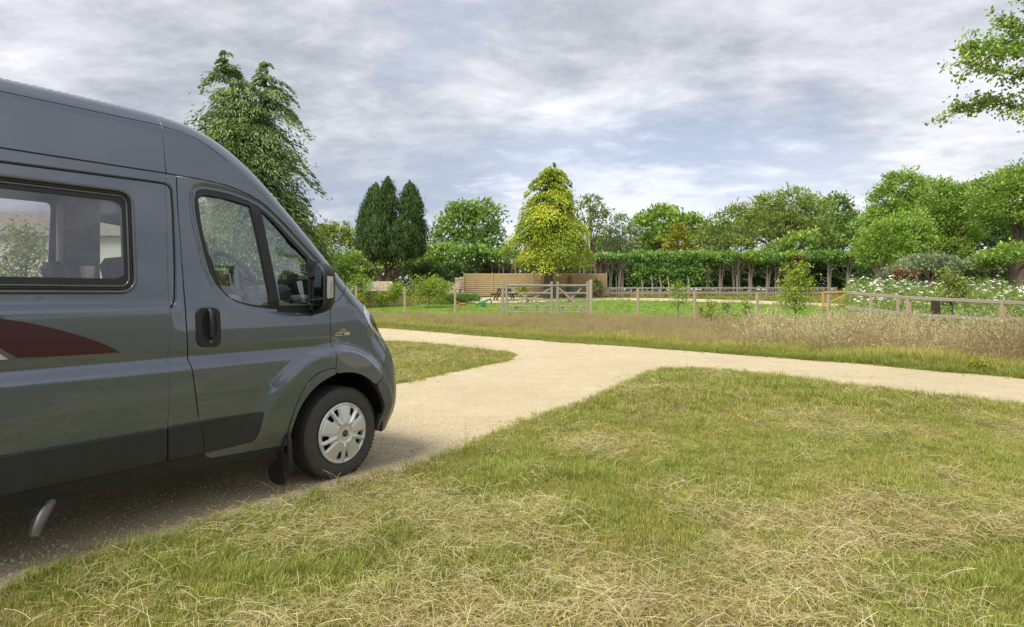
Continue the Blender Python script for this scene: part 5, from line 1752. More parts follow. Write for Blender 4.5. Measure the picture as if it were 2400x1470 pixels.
# bare stems above the slat fence
b = at(1260, 52.0)
st = MB()
rr = np.random.RandomState(8)
for i in range(520):
    x = (1105 + rr.rand() * 300 - 1260) * 52 / FOC
    z0 = 1.2 + rr.rand() * 1.5
    st.tube([(x, rr.rand() * .5, z0), (x + rr.normal() * .4, rr.rand() * .5, z0 + .35 + rr.rand() * .5)], [.016, .006], 3, False)
o = empty('bare_thicket', b, 0, 'bare brown thicket of dead twigs above the slat fence', 'hedge')
tag(st.build('twig_mass', 'twig', o), kind='stuff')
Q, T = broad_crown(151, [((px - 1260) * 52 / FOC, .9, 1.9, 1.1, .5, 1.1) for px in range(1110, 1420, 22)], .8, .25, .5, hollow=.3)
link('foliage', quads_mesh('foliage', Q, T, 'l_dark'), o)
for i, px in enumerate([1155, 1169, 1181, 1198, 1209, 1217, 1232, 1358, 1370, 1385, 1397]):
    bb = at(px, 50.6)
    st = MB()
    k = 1 if i % 2 else -1
    st.tube([(0, 0, 0), (.02 * k, 0, 1.4), (.05 * k, 0, 2.4), (.02, 0, 3.0)], [.075, .065, .05, .03], 7)
    st.tube([(.03 * k, 0, 2.0), (.35 * k, .1, 2.6), (.5 * k, .1, 3.0)], [.03, .02, .01], 4)
    ORD = ['first', 'second', 'third', 'fourth', 'fifth', 'sixth', 'seventh']
    o = empty('bare_tree', bb, 0, ('%s bare stem from the left rising behind the slat fence left of the golden conifer' % ORD[i]) if px < 1300 else ('%s bare stem from the left rising behind the slat fence right of the conifer' % ORD[i - 7]), 'bare tree', 'bare stems behind the slat fence')
    st.build('trunk', 'bark_pale' if i % 3 else 'bark', o, True)

# ------------------------------------------------------------------ saplings, shrubs, flowers in the middle distance
def sapling(px, Y, top, w, mat, label, seed, stem='bark', lean=0.0, low=.25, ls=.075, n=900, lobes=9, name='sapling', thick=.018, cat='tree'):
    base = at(px, Y)
    s_ = Y / FOC
    H = CAMH + (HOR - top) * s_ - base.z
    R = w * s_
    rr = np.random.RandomState(seed)
    st = MB()
    st.tube([(0, 0, -.05), (lean * .4, 0, H * .4), (lean, 0, H * .95)], [thick, thick * .8, .004], 6)
    C, D = [], []
    for k in range(lobes):
        t = low + (1 - low) * (k + rr.rand()) / lobes
        a = rr.rand() * 6.28
        L = R * (1.15 - .75 * t) * (.6 + .6 * rr.rand())
        p0 = np.array([lean * t, 0, H * t * .85])
        p1 = p0 + np.array([math.cos(a) * L, math.sin(a) * L, L * .55 + .05])
        p1[2] = min(p1[2], H)
        pm = (p0 + p1) / 2 + np.array([0, 0, -.04])
        st.tube([tuple(p0), tuple(pm), tuple(p1)], [thick * .45, thick * .3, .002], 4)
        m = n // lobes
        q = (.25 + .8 * rr.rand(m))[:, None]
        C.append(p0 * (1 - q) + p1 * q + rr.normal(size=(m, 3)) * R * .16)
        D.append(rr.normal(size=(m, 3)) * .7 + np.array([0, 0, .2]))
    C, D = np.concatenate(C), np.concatenate(D)
    sz = ls * (.6 + .8 * rr.rand(len(C)))
    Q = leaf_quads(rr, C, D, sz, sz * .55)
    return plant(name, base, Q, np.repeat(rr.rand(len(C)), 4), mat, label, cat, None, st, stem)


sapling(1865, 23.5, 612, 52, 'l_lime', 'young yellow green tree growing in front of the fence post, widest of the saplings', 201, n=2600, lobes=22, low=.22, ls=.085, thick=.03)
sapling(1590, 25.5, 657, 34, 'l_lime', 'sparse yellow leaved sapling on the lawn side between two wire fence posts', 202, n=700, lobes=10, ls=.075)
sapling(2232, 19.0, 622, 50, 'l_olive', 'slender stemmed young tree standing before the post and rail fence', 203, n=2000, lobes=18, low=.5, ls=.075, thick=.026)
sapling(1005, 33, 655, 48, 'l_lime', 'rounded yellow green shrub between the wire fence posts left of the gate', 204, n=2600, lobes=22, low=.12, ls=.10, name='garden_shrub', cat='shrub')
sapling(1035, 36, 662, 36, 'l_fresh', 'taller light green shrub behind the rounded yellow green one', 205, n=1800, lobes=16, low=.2, ls=.10, name='garden_shrub', cat='shrub')
sapling(925, 34, 668, 34, 'l_lime', 'loose lime green shrub next to the left wire fence post', 206, n=1500, lobes=14, low=.2, ls=.09, name='garden_shrub', cat='shrub')
sapling(893, 34, 690, 30, 'l_lime', 'low lime green shrub in front of the stone tiled roof', 207, n=1200, lobes=12, low=.1, ls=.09, name='garden_shrub', cat='shrub')
sapling(845, 33, 650, 34, 'l_fresh', 'leggy green shrub right behind the van nose', 208, n=1400, lobes=14, low=.2, ls=.10, name='garden_shrub', cat='shrub')
sapling(1668, 22.8, 700, 26, 'l_lime', 'low bright green shrub at the second post right of the gate', 209, n=600, lobes=10, low=.1, ls=.07, name='garden_shrub', cat='shrub')
sapling(1705, 23.5, 704, 24, 'l_fresh', 'low green shrub in the long grass between two wire fence posts', 210, n=500, lobes=10, low=.1, ls=.07, name='garden_shrub', cat='shrub')
sapling(1752, 22.5, 702, 26, 'l_fresh', 'low green shrub just left of the third wire fence post', 211, n=600, lobes=10, low=.1, ls=.07, name='garden_shrub', cat='shrub')
sapling(1645, 23.6, 716, 14, 'l_rust', 'small orange brown shrub by the wire fence', 212, n=200, lobes=6, low=.1, ls=.06, name='garden_shrub', cat='shrub')
sapling(1350, 45.5, 660, 0, 'l_olive', 'x', 213, n=10, lobes=2) if False else None
sapling(1400, 46.5, 652, 18, 'l_olive', 'spiky shrub against the right end of the slat fence', 214, n=260, lobes=8, low=.1, ls=.2, name='garden_shrub', cat='shrub')
sapling(1225, 45.0, 672, 18, 'l_lime', 'small leafy shrub left of the golden conifer trunk', 215, n=400, lobes=8, low=.1, ls=.13, name='garden_shrub', cat='shrub')
sapling(2290, 11.6, 850, 44, 'l_gorse', 'low straggly yellowing plant at the track edge on the right', 216, n=900, lobes=14, low=.1, ls=.035, name='verge_plant', cat='plant', thick=.006)
sapling(845, 31, 688, 14, 'l_gorse', 'yellow flowering plant beside the bonnet of the van', 217, n=300, lobes=6, low=.2, ls=.09, name='garden_shrub', cat='shrub')

# tall white umbels and daisies: too many to count
rr = np.random.RandomState(301)
N = 15000
py_ = np.sqrt(rr.rand(N))
Yf = 20 + rr.rand(N) ** 1.2 * 16
pxf = 1960 + rr.rand(N) * 560
X = (pxf - 1200) / FOC * Yf
edge = 1985 + (Yf - 20) * -1.0
ok = pxf > 1975 + 25 * fbm(Yf, X, .5, 3)
X, Yf, pxf = X[ok], Yf[ok], pxf[ok]
hgt = (.55 + .80 * sstep(24, 33, Yf)) * (.35 + 1.0 * fbm(X, Yf, .6, 9)) * (.60 + .65 * rr.rand(len(X)))
Z0 = terr(X, Yf)
n = len(X)
top = np.stack([X + rr.normal(size=n) * .08, Yf + rr.normal(size=n) * .08, Z0 + hgt], 1)
basep = np.stack([X, Yf, Z0], 1)
Qs = leaf_quads(rr, (top + basep) / 2, top - basep, hgt, .02)
K = 7
kk = np.repeat(np.arange(n), K)
tt = rr.rand(len(kk))[:, None]
Cc = basep[kk] * (1 - tt) + top[kk] * tt + rr.normal(size=(len(kk), 3)) * .07
Ql = leaf_quads(rr, Cc, rr.normal(size=(len(kk), 3)) + np.array([0, 0, .6]), .12 * (.5 + rr.rand(len(kk))), .035)
Qg = np.concatenate([Qs, Ql])
o = link('flower_meadow_foliage', quads_mesh('flower_meadow_foliage', Qg, np.repeat(rr.rand(len(Qg)) * .9, 4), 'l_olive'))
tag(o, kind='stuff')
sel = rr.rand(n) < np.where(Yf > 27, .075, .12)
sel &= fbm(X, Yf, .5, 21) > .42
tp = top[sel]
big = Yf[sel] > 27
fl = []
for dx, dy in ((0, 0), (.6, .2), (-.5, .4), (.1, -.6), (-.3, -.3)):
    sz = np.where(big, .075, .035) * (.6 + .8 * rr.rand(len(tp)))
    keep = np.ones(len(tp), bool) if dx == 0 else big
    c = tp[keep] + np.stack([dx * sz[keep], dy * sz[keep], rr.normal(size=keep.sum()) * .02], 1)
    s2 = sz[keep][:, None]
    u_ = nrm(np.stack([np.ones(len(c)), rr.normal(size=len(c)) * .3, rr.normal(size=len(c)) * .3], 1))
    w_ = nrm(np.cross(u_, np.stack([rr.normal(size=len(c)) * .3, -np.ones(len(c)) * .4, np.ones(len(c))], 1)))
    fl.append(np.stack([c - u_ * s2 / 2, c - w_ * s2 / 2, c + u_ * s2 / 2, c + w_ * s2 / 2], 1))
o = link('white_wildflowers', quads_mesh('white_wildflowers', np.concatenate(fl), None, 'white_petal'))
tag(o, kind='stuff')

# ------------------------------------------------------------------ fences, gate, walls, furniture
def timber(name, mat, parent, boxes, bev=.008):
    b_ = MB()
    for a_, c_, w_, h_ in boxes:
        b_.beam(a_, c_, w_, h_, bev=bev)
    return b_.build(name, mat, parent)


# slat fence
Ysf = 48.0
x0, x1 = (1088 - 1200) / FOC * Ysf, (1421 - 1200) / FOC * Ysf
zb = th(0, Ysf)
sf = empty('slat_fence', ((x0 + x1) / 2, Ysf, zb), 0, 'tan horizontal slat fence behind the golden conifer and gate', 'fence')
posts = [1088, 1154, 1250, 1268, 1359, 1421]
mx = (x0 + x1) / 2
slat_me = {}
for a_, c_ in ((1088, 1154), (1154, 1250), (1250, 1268), (1268, 1359), (1359, 1421)):
    xa, xc = (a_ - 1200) / FOC * Ysf - mx, (c_ - 1200) / FOC * Ysf - mx
    L = xc - xa - .10
    for k in range(12):
        key = round(L, 3)
        if key not in slat_me:
            bb = MB().box((0, 0, 0), (L, .028, .112), None, .006)
            ob = bb.build('slat', 'w_slat', sf)
            slat_me[key] = ob.data
        else:
            ob = link('slat', slat_me[key], sf)
        ob.location = ((xa + xc) / 2, 0.0, .13 + k * .142)
        ob.rotation_euler = (math.radians(-8), 0, 0)
for px in posts:
    ob = MB().box((0, 0, .88), (.10, .10, 1.85), None, .008).build('post', 'w_slat', sf)
    ob.location = ((px - 1200) / FOC * Ysf - mx, .0, 0)
MB().box((0, .06, .9), (x1 - x0 - .1, .02, 1.7)).build('gap_shade_sheet', 'bark', sf)  # dark sheet added behind the slats as the shade in their gaps

# gate and its posts
Yg = 26.8
def gp(px, py, dy=0.0):
    return Vector(((px - 1200) / FOC * Yg, Yg + dy, CAMH + (HOR - py) / FOC * Yg))


g0 = th(0, Yg)
gposts = [(1178, 656, .13, 'tall weathered gate post at the left of the gate, beside the wire fence'), (1384.5, 656, .13, 'pale tall gate post at the right of the gate, beside the wire fence')]
for px, py, w_, lab in gposts:
    c = gp(px, py)
    ob = MB().box((0, 0, (c.z - g0 - .1) / 2), (w_, w_, c.z - g0 + .1), None, .012).build('gate_post', 'w_grey' if px < 1200 else 'w_pale', None, False, (c.x, Yg + .03, g0))
    tag(ob, lab, 'gate post')
for a_, c_, br, lab in ((1183, 1297, [((1195, 672), (1291, 736)), ((1291, 676), (1196, 729))], 'wide left leaf of the weathered field gate with long crossing braces'),
                        (1303, 1381, [((1311, 676), (1370, 733)), ((1364, 674), (1308, 733))], 'short right leaf of the weathered field gate with a crossed brace')):
    pa = gp(a_, 700)
    gt = empty('field_gate', (pa.x, Yg, g0), 0, lab, 'gate', 'leaves of the field gate')
    o0 = Vector((pa.x, Yg, g0))
    loc = lambda px, py, dy=0.0: gp(px, py, dy) - o0
    for py, hh in ((669, .085), (686.5, .07), (702, .07), (717.5, .07), (732, .07)):
        timber('rail', 'w_grey', gt, [(loc(a_ + 3, py), loc(c_ - 2, py + (.6 if py > 680 else 0)), .035, hh)])
    timber('stile', 'w_grey', gt, [(loc(a_ + 4, 660), loc(a_ + 4, 737), .075, .10)])
    timber('stile', 'w_grey', gt, [(loc(c_ - 4, 660), loc(c_ - 4, 737), .075, .10)])
    for k, (p_, q_) in enumerate(br):
        timber('brace', 'w_grey', gt, [(loc(p_[0], p_[1], -.035 if k == 0 else .035), loc(q_[0], q_[1], -.035 if k == 0 else .035), .025, .07)])
    if a_ < 1200:
        timber('hinge_strap', 'galv', gt, [(loc(1184, 668, -.03), loc(1215, 669.5, -.03), .012, .055)], 0.002)
        timber('latch_bar', 'galv', gt, [(loc(1285, 670, -.045), loc(1314, 668, -.045), .014, .05)], 0.002)
    else:
        timber('hinge_strap', 'galv', gt, [(loc(1352, 670, -.03), loc(1380, 669, -.03), .010, .03)], 0.002)

# wire fence posts either side of the gate
WX = [(835, 27.6, 672), (949, 27.4, 672), (1067, 27.2, 675.5), (1496, 25.1, 677), (1629, 23.5, 681), (1775, 21.8, 686), (1941, 20.2, 691)]
wl = ['square wooden wire fence post nearest the van bonnet', 'square wooden wire fence post between two garden shrubs', 'square wooden wire fence post just left of the gate', 'square wooden wire fence post just right of the gate', 'square wooden wire fence post just right of the sparse sapling', 'square wooden wire fence post left of the bushy yellow green sapling', 'square wooden wire fence post right of the bushy yellow green sapling']
ptop = []
for (px, Y, py), lb in zip(WX, wl):
    x = (px - 1200) / FOC * Y
    zt = zpix(py, Y)
    g_ = th(x, Y)
    ob = MB().box((0, 0, (zt - g_ - .1) / 2), (.085, .085, zt - g_ + .1), None, .008).build('fence_post', 'w_pale', None, False, (x, Y, g_))
    ob.rotation_euler = (random.Random(px).uniform(-.02, .02), random.Random(px + 1).uniform(-.02, .02), .3)
    tag(ob, lb, 'fence post')
    ptop.append(Vector((x, Y, zt)))
for seg_, lab in ((ptop[:3] + [gp(1178, 672)], 'left'), ([gp(1384, 674)] + ptop[3:], 'right')):
    b_ = MB()
    for dz in (.06, .40, .75):
        b_.tube([p - Vector((0, .05, dz)) for p in seg_], .004, 4)
    tag(b_.build('wire_strands', 'wire'), 'thin plain wires strung between the posts %s of the gate' % lab, 'fence wire', 'wires of the fence')

# post and rail fence on the right
rf0 = Vector(((1985 - 1200) / FOC * 19.9, 19.9, th(0, 19.9)))
pr_ = [(1985, 19.9, 684), (2132, 18.3, 696), (2354, 16.6, 706), (2620, 15.1, 716)]
rf = empty('post_and_rail_fence', rf0, 0, 'weathered two rail wooden fence in front of the white wildflowers', 'fence')
tops = []
for k, (px, Y, py) in enumerate(pr_):
    x = (px - 1200) / FOC * Y
    zt = zpix(py, Y)
    tops.append(Vector((x, Y, zt)))
    if k:
        ob = MB().box((0, 0, (zt - th(x, Y)) / 2 - .02), (.12, .10, zt - th(x, Y) + .08), None, .01).build('post', 'w_pale' if k > 1 else 'w_pale', rf)
        ob.location = Vector((x, Y + .06, th(x, Y))) - rf0
for k in range(3):
    for dz in (.03, .50):
        a_, c_ = tops[k] - rf0 - Vector((0, 0, dz)), tops[k + 1] - rf0 - Vector((0, 0, dz))
        timber('rail', 'w_grey', rf, [(a_ + Vector((0, 0, .0)), c_ - (c_ - a_).normalized() * .004, .04, .095)])
for px, Y, py0, w_, mt, lb in ((2193, 18.6, 700, .17, 'w_dark', 'dark stained thick post behind the post and rail fence'), (2104, 21.0, 694, .08, 'w_pale', 'slim pale post seen through the post and rail fence'), (2041, 21.5, 692, .08, 'w_pale', 'short pale post at the edge of the white wildflowers')):
    x = (px - 1200) / FOC * Y
    g_ = th(x, Y)
    zt = zpix(py0, Y)
    ob = MB().box((0, 0, (zt - g_) / 2), (w_, w_, zt - g_), None, .012).build('timber_post', mt, None, False, (x, Y, g_))
    tag(ob, lb, 'post')

# low rail fence at the foot of the hedge
Yr = 46.5
rfb = empty('low_rail_fence', at(1660, Yr), 0, 'long low grey rail fence along the foot of the clipped hedge', 'fence')
ob_ = Vector(rfb.location)
lp = [1425, 1479, 1545, 1612, 1679, 1754, 1831, 1893, 1960]
for k, px in enumerate(lp):
    p_ = at(px, Yr)
    timber('post', 'w_grey', rfb, [(p_ - ob_, p_ - ob_ + Vector((0, 0, .76)), .11, .11)])
    if k:
        q_ = at(lp[k - 1], Yr)
        for dz in (.70, .34):
            timber('rail', 'w_grey', rfb, [(q_ - ob_ + Vector((0, -.07, dz)), p_ - ob_ + Vector((-.004, -.07, dz)), .04, .10)])

# stone walls and the tiled lean-to on the left
def stone_wall(name, pa, pb, Y0, Y1, h0, h1, label, rows=6, seed=0, thick=.35):
    rr_ = random.Random(seed)
    A, B = at(pa, Y0), at(pb, Y1)
    L = (B - A).length
    rz = math.atan2(B.y - A.y, B.x - A.x)
    w_ = empty(name, A, rz, label, 'wall')
    MB().add([(0, -.0, -.2), (L, 0, -.2), (L, thick, -.2), (0, thick, -.2), (0, 0, h0 - .03), (L, 0, h1 - .03), (L, thick, h1 - .03), (0, thick, h0 - .03)],
             [(3, 2, 1, 0), (4, 5, 6, 7), (0, 1, 5, 4), (1, 2, 6, 5), (2, 3, 7, 6), (3, 0, 4, 7)]).build('core', 'wall_stone', w_)
    b_ = MB()
    x = 0
    for r in range(rows):
        x = 0
        while x < L - .05:
            l_ = rr_.uniform(.18, .45)
            l_ = min(l_, L - x)
            hh = (h0 + (h1 - h0) * (x + l_ / 2) / L) / rows
            b_.box((x + l_ / 2, -.02 + rr_.uniform(-.012, .012), hh * (r + .5)), (l_ - .02, .06, hh - .018), None, .008)
            x += l_
    tag(b_.build('stonework', 'wall_stone', w_), kind='stuff')
    return w_


stone_wall('stone_wall', 928, 1088, 46, 46.5, 1.0, 1.15, 'low rubble stone wall between the yew and the slat fence', 7, 1)
stone_wall('stone_pier', 1066, 1088, 45.2, 45.2, 1.45, 1.55, 'short stone pier at the left end of the slat fence', 8, 2)
# lean-to with stone tiles
A = at(868, 39)
ln = empty('stone_tiled_shelter', A, 0, 'low shelter with a cream stone tiled roof at the foot of the yew', 'shelter')
W_ = 105 / FOC * 39
z1, z0_ = zpix(660, 39) - A.z, zpix(685, 39) - A.z
MB().box((0, .9, z0_ / 2), (W_ - .2, 1.2, z0_), None).build('wall', 'wall_stone', ln)
timber('eave_beam', 'w_dark', ln, [((-W_ / 2 - .4, -.05, z0_ - .06), (W_ / 2 + .1, -.05, z0_ - .06), .08, .09)])
b_ = MB()
b_.add([(-W_ / 2, 0, z0_), (W_ / 2, 0, z0_), (W_ / 2 - .35, 1.3, z1), (-W_ / 2, 1.3, z1)], [(0, 1, 2, 3)])
rfm = b_.build('roof', 'roof_stone', ln)
rr_ = random.Random(3)
tl = MB()
for r in range(7):
    t0, t1 = r / 7, (r + 1.25) / 7
    x = -W_ / 2
    while x < W_ / 2 - .35 * t0 - .1:
        w2 = rr_.uniform(.16, .28)
        y_, z_ = 1.3 * (t0 + .07), z0_ + (z1 - z0_) * (t0 + .07)
        ang = math.atan2(z1 - z0_, 1.3)
        tl.box((x + w2 / 2, y_, z_ + .02 + rr_.uniform(-.005, .008)), (w2 - .015, .24, .028), Matrix.Rotation(ang * .88, 3, 'X'), 0)
        x += w2
tag(tl.build('roof_tiles', 'roof_stone', rfm), kind='stuff')

# sloping stone cope left of the slat fence
A = at(1060, 44)
cp = MB().add([(-.55, 0, .25), (.55, 0, .25), (.55, 0, 1.25), (.35, 0, 1.25), (-.3, 0, .6), (-.55, 0, .5), (-.55, .4, .25), (.55, .4, .25), (.55, .4, 1.25), (.35, .4, 1.25), (-.3, .4, .6), (-.55, .4, .5)],
              [(5, 4, 3, 2, 1, 0), (6, 7, 8, 9, 10, 11)] + [(i, (i + 1) % 6, 6 + (i + 1) % 6, 6 + i) for i in range(6)]).build('stepped_wall_end', 'roof_stone', None, False, A)
tag(cp, 'sloping cream stone wall end behind the left picnic table', 'wall')

# picnic tables
PG = 'picnic tables on the terrace'


def picnic(px, Y, rz, label, first=None):
    p_ = at(px, Y)
    if first is not None:
        o = copy_tree(first)
        o.location = p_
        o.rotation_euler.z = rz
        o['label'] = label
        return o
    o = empty('picnic_table', p_, rz, label, 'picnic table', PG)
    for k in range(5):
        timber('tabletop_board', 'w_dark', o, [((-.9, -.30 + k * .15, .74), (.9, -.30 + k * .15, .74), .14, .035)])
    for sgn in (-1, 1):
        timber('bench_board', 'w_dark', o, [((-.9, sgn * .66, .45), (.9, sgn * .66, .45), .24, .035)])
        for q in (-.62, .62):
            timber('leg', 'w_dark', o, [((q, sgn * .28, .72), (q + .001, sgn * .62, 0), .045, .09)])
    for q in (-.62, .62):
        timber('crossbar', 'w_dark', o, [((q + .05, -.76, .41), (q + .05, .76, .41), .045, .09)])
        timber('top_bearer', 'w_dark', o, [((q + .05, -.34, .70), (q + .05, .34, .70), .045, .08)])
    return o


t1 = picnic(1182, 41.5, 1.45, 'dark picnic table partly behind the left gate post')
picnic(1056, 41.5, .15, 'dark picnic table in front of the sloping stone wall end', t1)
picnic(868, 36.5, .05, 'dark picnic table below the stone tiled shelter', t1)

# box hedge
A = at(1082, 37.5)
Q, T = broad_crown(171, [(x, 0, .28, .36, .30, .30) for x in np.arange(-.75, .8, .25)], 1.2, .07, .16, hollow=.5)
plant('box_hedge', A, Q, T, 'l_hedge', 'low clipped box hedge left of the terrace', 'hedge', None, None, crown='foliage')
# green toy seesaw and orange toy
A = at(1132, 34.0)
ty = empty('toy_seesaw', A, .2, 'green plastic toy lying on the edge of the lawn', 'toy')
b_ = MB(); b_.tube([(-.42, 0, .10), (-.15, 0, .22), (.15, 0, .33), (.42, 0, .42)], .045, 8); b_.tube([(.40, 0, .42), (.48, 0, .20)], .04, 8)
b_.build('body', 'toy_green', ty, True)
MB().box((0, 0, .13), (.25, .28, .24), None, .04).build('base', 'toy_green', ty)
A = at(1086, 34.3)
b_ = MB(); b_.box((0, 0, .14), (.36, .16, .10), None, .03); b_.tube([(-.2, 0, .14), (-.32, 0, .28)], .03, 6); b_.tube([(.1, 0, .1), (.14, 0, 0)], .03, 6); b_.tube([(-.1, 0, .1), (-.14, 0, 0)], .03, 6)
tag(b_.build('garden_toy', 'toy_red', None, True, A), 'small orange plastic toy in front of the box hedge', 'toy')
# potted conical plant
A = at(1335, 45.0)
pt = empty('potted_plant', A, 0, 'teal pot with a brown conical plant in front of the slat fence', 'plant pot')
MB().lathe([(0, 0), (.16, 0), (.24, .22), (.27, .42), (.28, .46), (.24, .46), (.22, .40), (0, .40)], 24, 'z').build('pot', 'teal', pt, True)
Q, T = broad_crown(180, [(0, 0, .62, .28, .28, .26), (0, 0, .92, .16, .16, .30), (0, 0, 1.15, .07, .07, .16)], 1.6, .08, .14)
link('foliage', quads_mesh('foliage', Q, T, 'g_brown'), pt)
pt.location.z += .35
MB().box((0, 0, -.18), (.5, .5, .34), None, .02).build('plinth', 'wall_stone', pt)
# orange timber frame
A = at(1929, 31)
of = empty('wooden_trestle', A, 0, 'new orange timber trestle near the left end of the white flowers', 'trestle')
s_ = 31 / FOC
timber('post', 'w_orange', of, [((0, 0, -.05), (0, 0, zpix(684, 31) - A.z), .10, .10)])
timber('top_rail', 'w_orange', of, [((0, -.08, zpix(685, 31) - A.z), (54 * s_, -.08, zpix(684, 31) - A.z), .05, .10)])
timber('diagonal_brace', 'w_orange', of, [((-18 * s_, -.16, .10), (50 * s_, -.16, zpix(690, 31) - A.z), .05, .07)])
A = at(1826, 26.5, .03)
tag(MB().tube([(-.33, -.1, 0), (-.1, 0, 0), (.1, .03, 0), (.32, .15, 0)], .022, 6).build('garden_hose', 'yellow', None, True, A), 'short yellow length of hose on the lawn', 'hose')
# rubble beside the meadow
rr_ = random.Random(12)
for k in range(7):
    A = at(1952 + k * 6.5 + rr_.uniform(-2, 2), 22.5 + rr_.uniform(-.4, .4), .05)
    b_ = MB()
    b_.lathe([(0, .16), (.09, .15), (.16, .07), (.17, 0), (.10, -.07), (0, -.09)], 7, 'z')
    b_.v = [(x * rr_.uniform(.8, 1.2), y * rr_.uniform(.7, 1.1), z * rr_.uniform(.7, 1.3)) for x, y, z in b_.v]
    tag(b_.build('rubble_stone', 'wall_stone', None, False, A), '%s rough stone from the left in the heap by the white flowers' % ['first', 'second', 'third', 'fourth', 'fifth', 'sixth', 'seventh'][k], 'stone', 'stones heaped by the white flowers')
# string of bulbs
pa, pb = Vector(at(850, 44)) , Vector(at(1222, 47))
pa.z, pb.z = zpix(577, 44), zpix(607, 47)
sl = empty('string_lights', pa, 0, 'string of small white bulbs from the yew to the slat fence', 'string lights')
pts = []
for k in range(33):
    t = k / 32
    sag = -.28 * (1 - (2 * ((t * 2) % 1) - 1) ** 2)
    pts.append((pb - pa) * t + Vector((0, 0, sag)))
MB().tube(pts, .012, 4).build('cable', 'rubber', sl)
bulb = None
for k in range(2, 32, 2):
    if bulb is None:
        bo = MB().lathe([(0, -.13), (.04, -.11), (.05, -.07), (.03, -.02), (.02, 0), (0, 0)], 10, 'z').build('bulb', 'bulb', sl, True)
        bulb = bo.data
    else:
        bo = link('bulb', bulb, sl)
    bo.location = pts[k]

# cream house beyond the van, seen through its windows
Yh_ = 38.0
hx = lambda px: (px - 1200) / FOC * Yh_
A = Vector((hx(160), Yh_, th(0, Yh_)))
hs = empty('cream_house', A, 0, 'cream rendered house with a grey tiled roof seen through the van windows', 'house')
Wd = hx(540) - hx(-330)
ze = zpix(553, Yh_) - A.z
zr = zpix(478, Yh_) - A.z
MB().box((0, 3.5, ze / 2), (Wd, 6.6, ze)).build('wall', 'render', hs)
b_ = MB()
b_.add([(-Wd / 2 - .2, -.1, ze), (Wd / 2 + .2, -.1, ze), (Wd / 2 + .2, 3.5, zr), (-Wd / 2 - .2, 3.5, zr), (Wd / 2 + .2, 7.1, ze), (-Wd / 2 - .2, 7.1, ze)], [(0, 1, 2, 3), (3, 2, 4, 5), (1, 4, 2), (0, 3, 5)])
rf_ = b_.build('roof', 'slate', hs)
MB().box((-2, 3.5, zr + .3), (.9, .9, 1.6)).build('chimney', 'wall_stone', rf_)
for px in (-200, -60, 120, 330, 470):
    wn = MB().box((hx(px) - A.x, .15, 1.7), (1.1, .10, 1.1)).build('window', 'render', hs)
    for q in (-.26, .26):
        MB().box((hx(px) - A.x + q, .09, 1.7), (.46, .03, .98)).build('pane', 'window_dark', wn)
sapling(60, 24, 520, 90, 'l_olive', 'rounded shrub beyond the van, seen low in the side window', 240, n=2600, lobes=24, low=.15, ls=.14, name='garden_shrub', cat='shrub', thick=.04)
sapling(-60, 25, 455, 90, 'l_fresh', 'tall leafy shrub beyond the van at the left edge of the side window', 241, n=2600, lobes=24, low=.15, ls=.14, name='garden_shrub', cat='shrub', thick=.04)
# beaker standing on the table behind the side window
c = MB().lathe([(0, 0), (.028, 0), (.036, .11), (.034, .11), (.027, .004), (0, .004)], 20, 'z').build('beaker', 'cream', None, True)
w = van.matrix_basis @ Vector((-1.72, .12, 1.490))
c.location = w
tag(c, 'small cream beaker standing inside the van side window', 'cup')
MB().box((-2.4, .13, 1.472), (1.7, .16, .03), None, .006).build('window_ledge', 'trim', van)


# ------------------------------------------------------------------ grass
def tuft(seed, n, h, r, lean, w, mat, tint=(0, 1), curl=.25, head=None, name='tuft'):
    """one clump of blades; kept out of the scene and repeated over the ground"""
    rs = np.random.RandomState(seed)
    a = rs.rand(n) * 6.283
    rad = r * np.sqrt(rs.rand(n))
    B = np.stack([np.cos(a) * rad, np.sin(a) * rad, np.full(n, -.004)], 1)
    a2 = a + rs.normal(size=n) * .8
    out = np.stack([np.cos(a2), np.sin(a2), np.zeros(n)], 1)
    H = h * (.45 + .75 * rs.rand(n))
    ln = lean * (.3 + 1.0 * rs.rand(n))
    S = nrm(np.cross(out, [0, 0, 1]) + rs.normal(size=(n, 3)) * .3)
    pts = []
    for t in (0, .35, .7, 1.0):
        x = B + out * (H * ln * (t ** (1 + curl * 1.4)))[:, None]
        x[:, 2] += H * t * (1 - .30 * ln * t)
        pts.append(x)
    ww = [w, w * .9, w * .6, w * .12]
    Q = []
    for k in range(3):
        Q.append(np.stack([pts[k] - S * ww[k] / 2, pts[k] + S * ww[k] / 2, pts[k + 1] + S * ww[k + 1] / 2, pts[k + 1] - S * ww[k + 1] / 2], 1))
    tb = tint[0] + (tint[1] - tint[0]) * rs.rand(n)
    T = np.concatenate([np.repeat(tb, 4) * f for f in (.45, .9, 1.1)])  # tint drops at the blade foot: shade between blades put into the colour
    Q = np.concatenate(Q)
    me = quads_mesh(name, Q, np.clip(T, 0, 1), mat)
    if head:
        hm, hl, hw, hk, hs = head          # material, length, width, number of bits, spread
        C, D = [], []
        for k in range(hk):
            f = rs.rand(n)
            tip = pts[3] - (pts[3] - pts[2]) * f[:, None] * hl
            C.append(tip + rs.normal(size=(n, 3)) * hs)
            D.append((pts[3] - pts[2]) + rs.normal(size=(n, 3)) * hs * 4)
        C, D = np.concatenate(C), np.concatenate(D)
        Qh = leaf_quads(rs, C, D, hw * 3.0 * (.6 + .8 * rs.rand(len(C))), hw)
        n1 = len(Q)
        QQ = np.concatenate([Q, Qh])
        TT = np.concatenate([np.clip(T, 0, 1), np.repeat(rs.rand(len(Qh)), 4)])
        me = quads_mesh(name, QQ, TT, mat)
        me.materials.append(M[hm])
        mi = np.zeros(len(QQ), dtype=np.int32)
        mi[n1:] = 1
        me.polygons.foreach_set('material_index', mi)
    return me


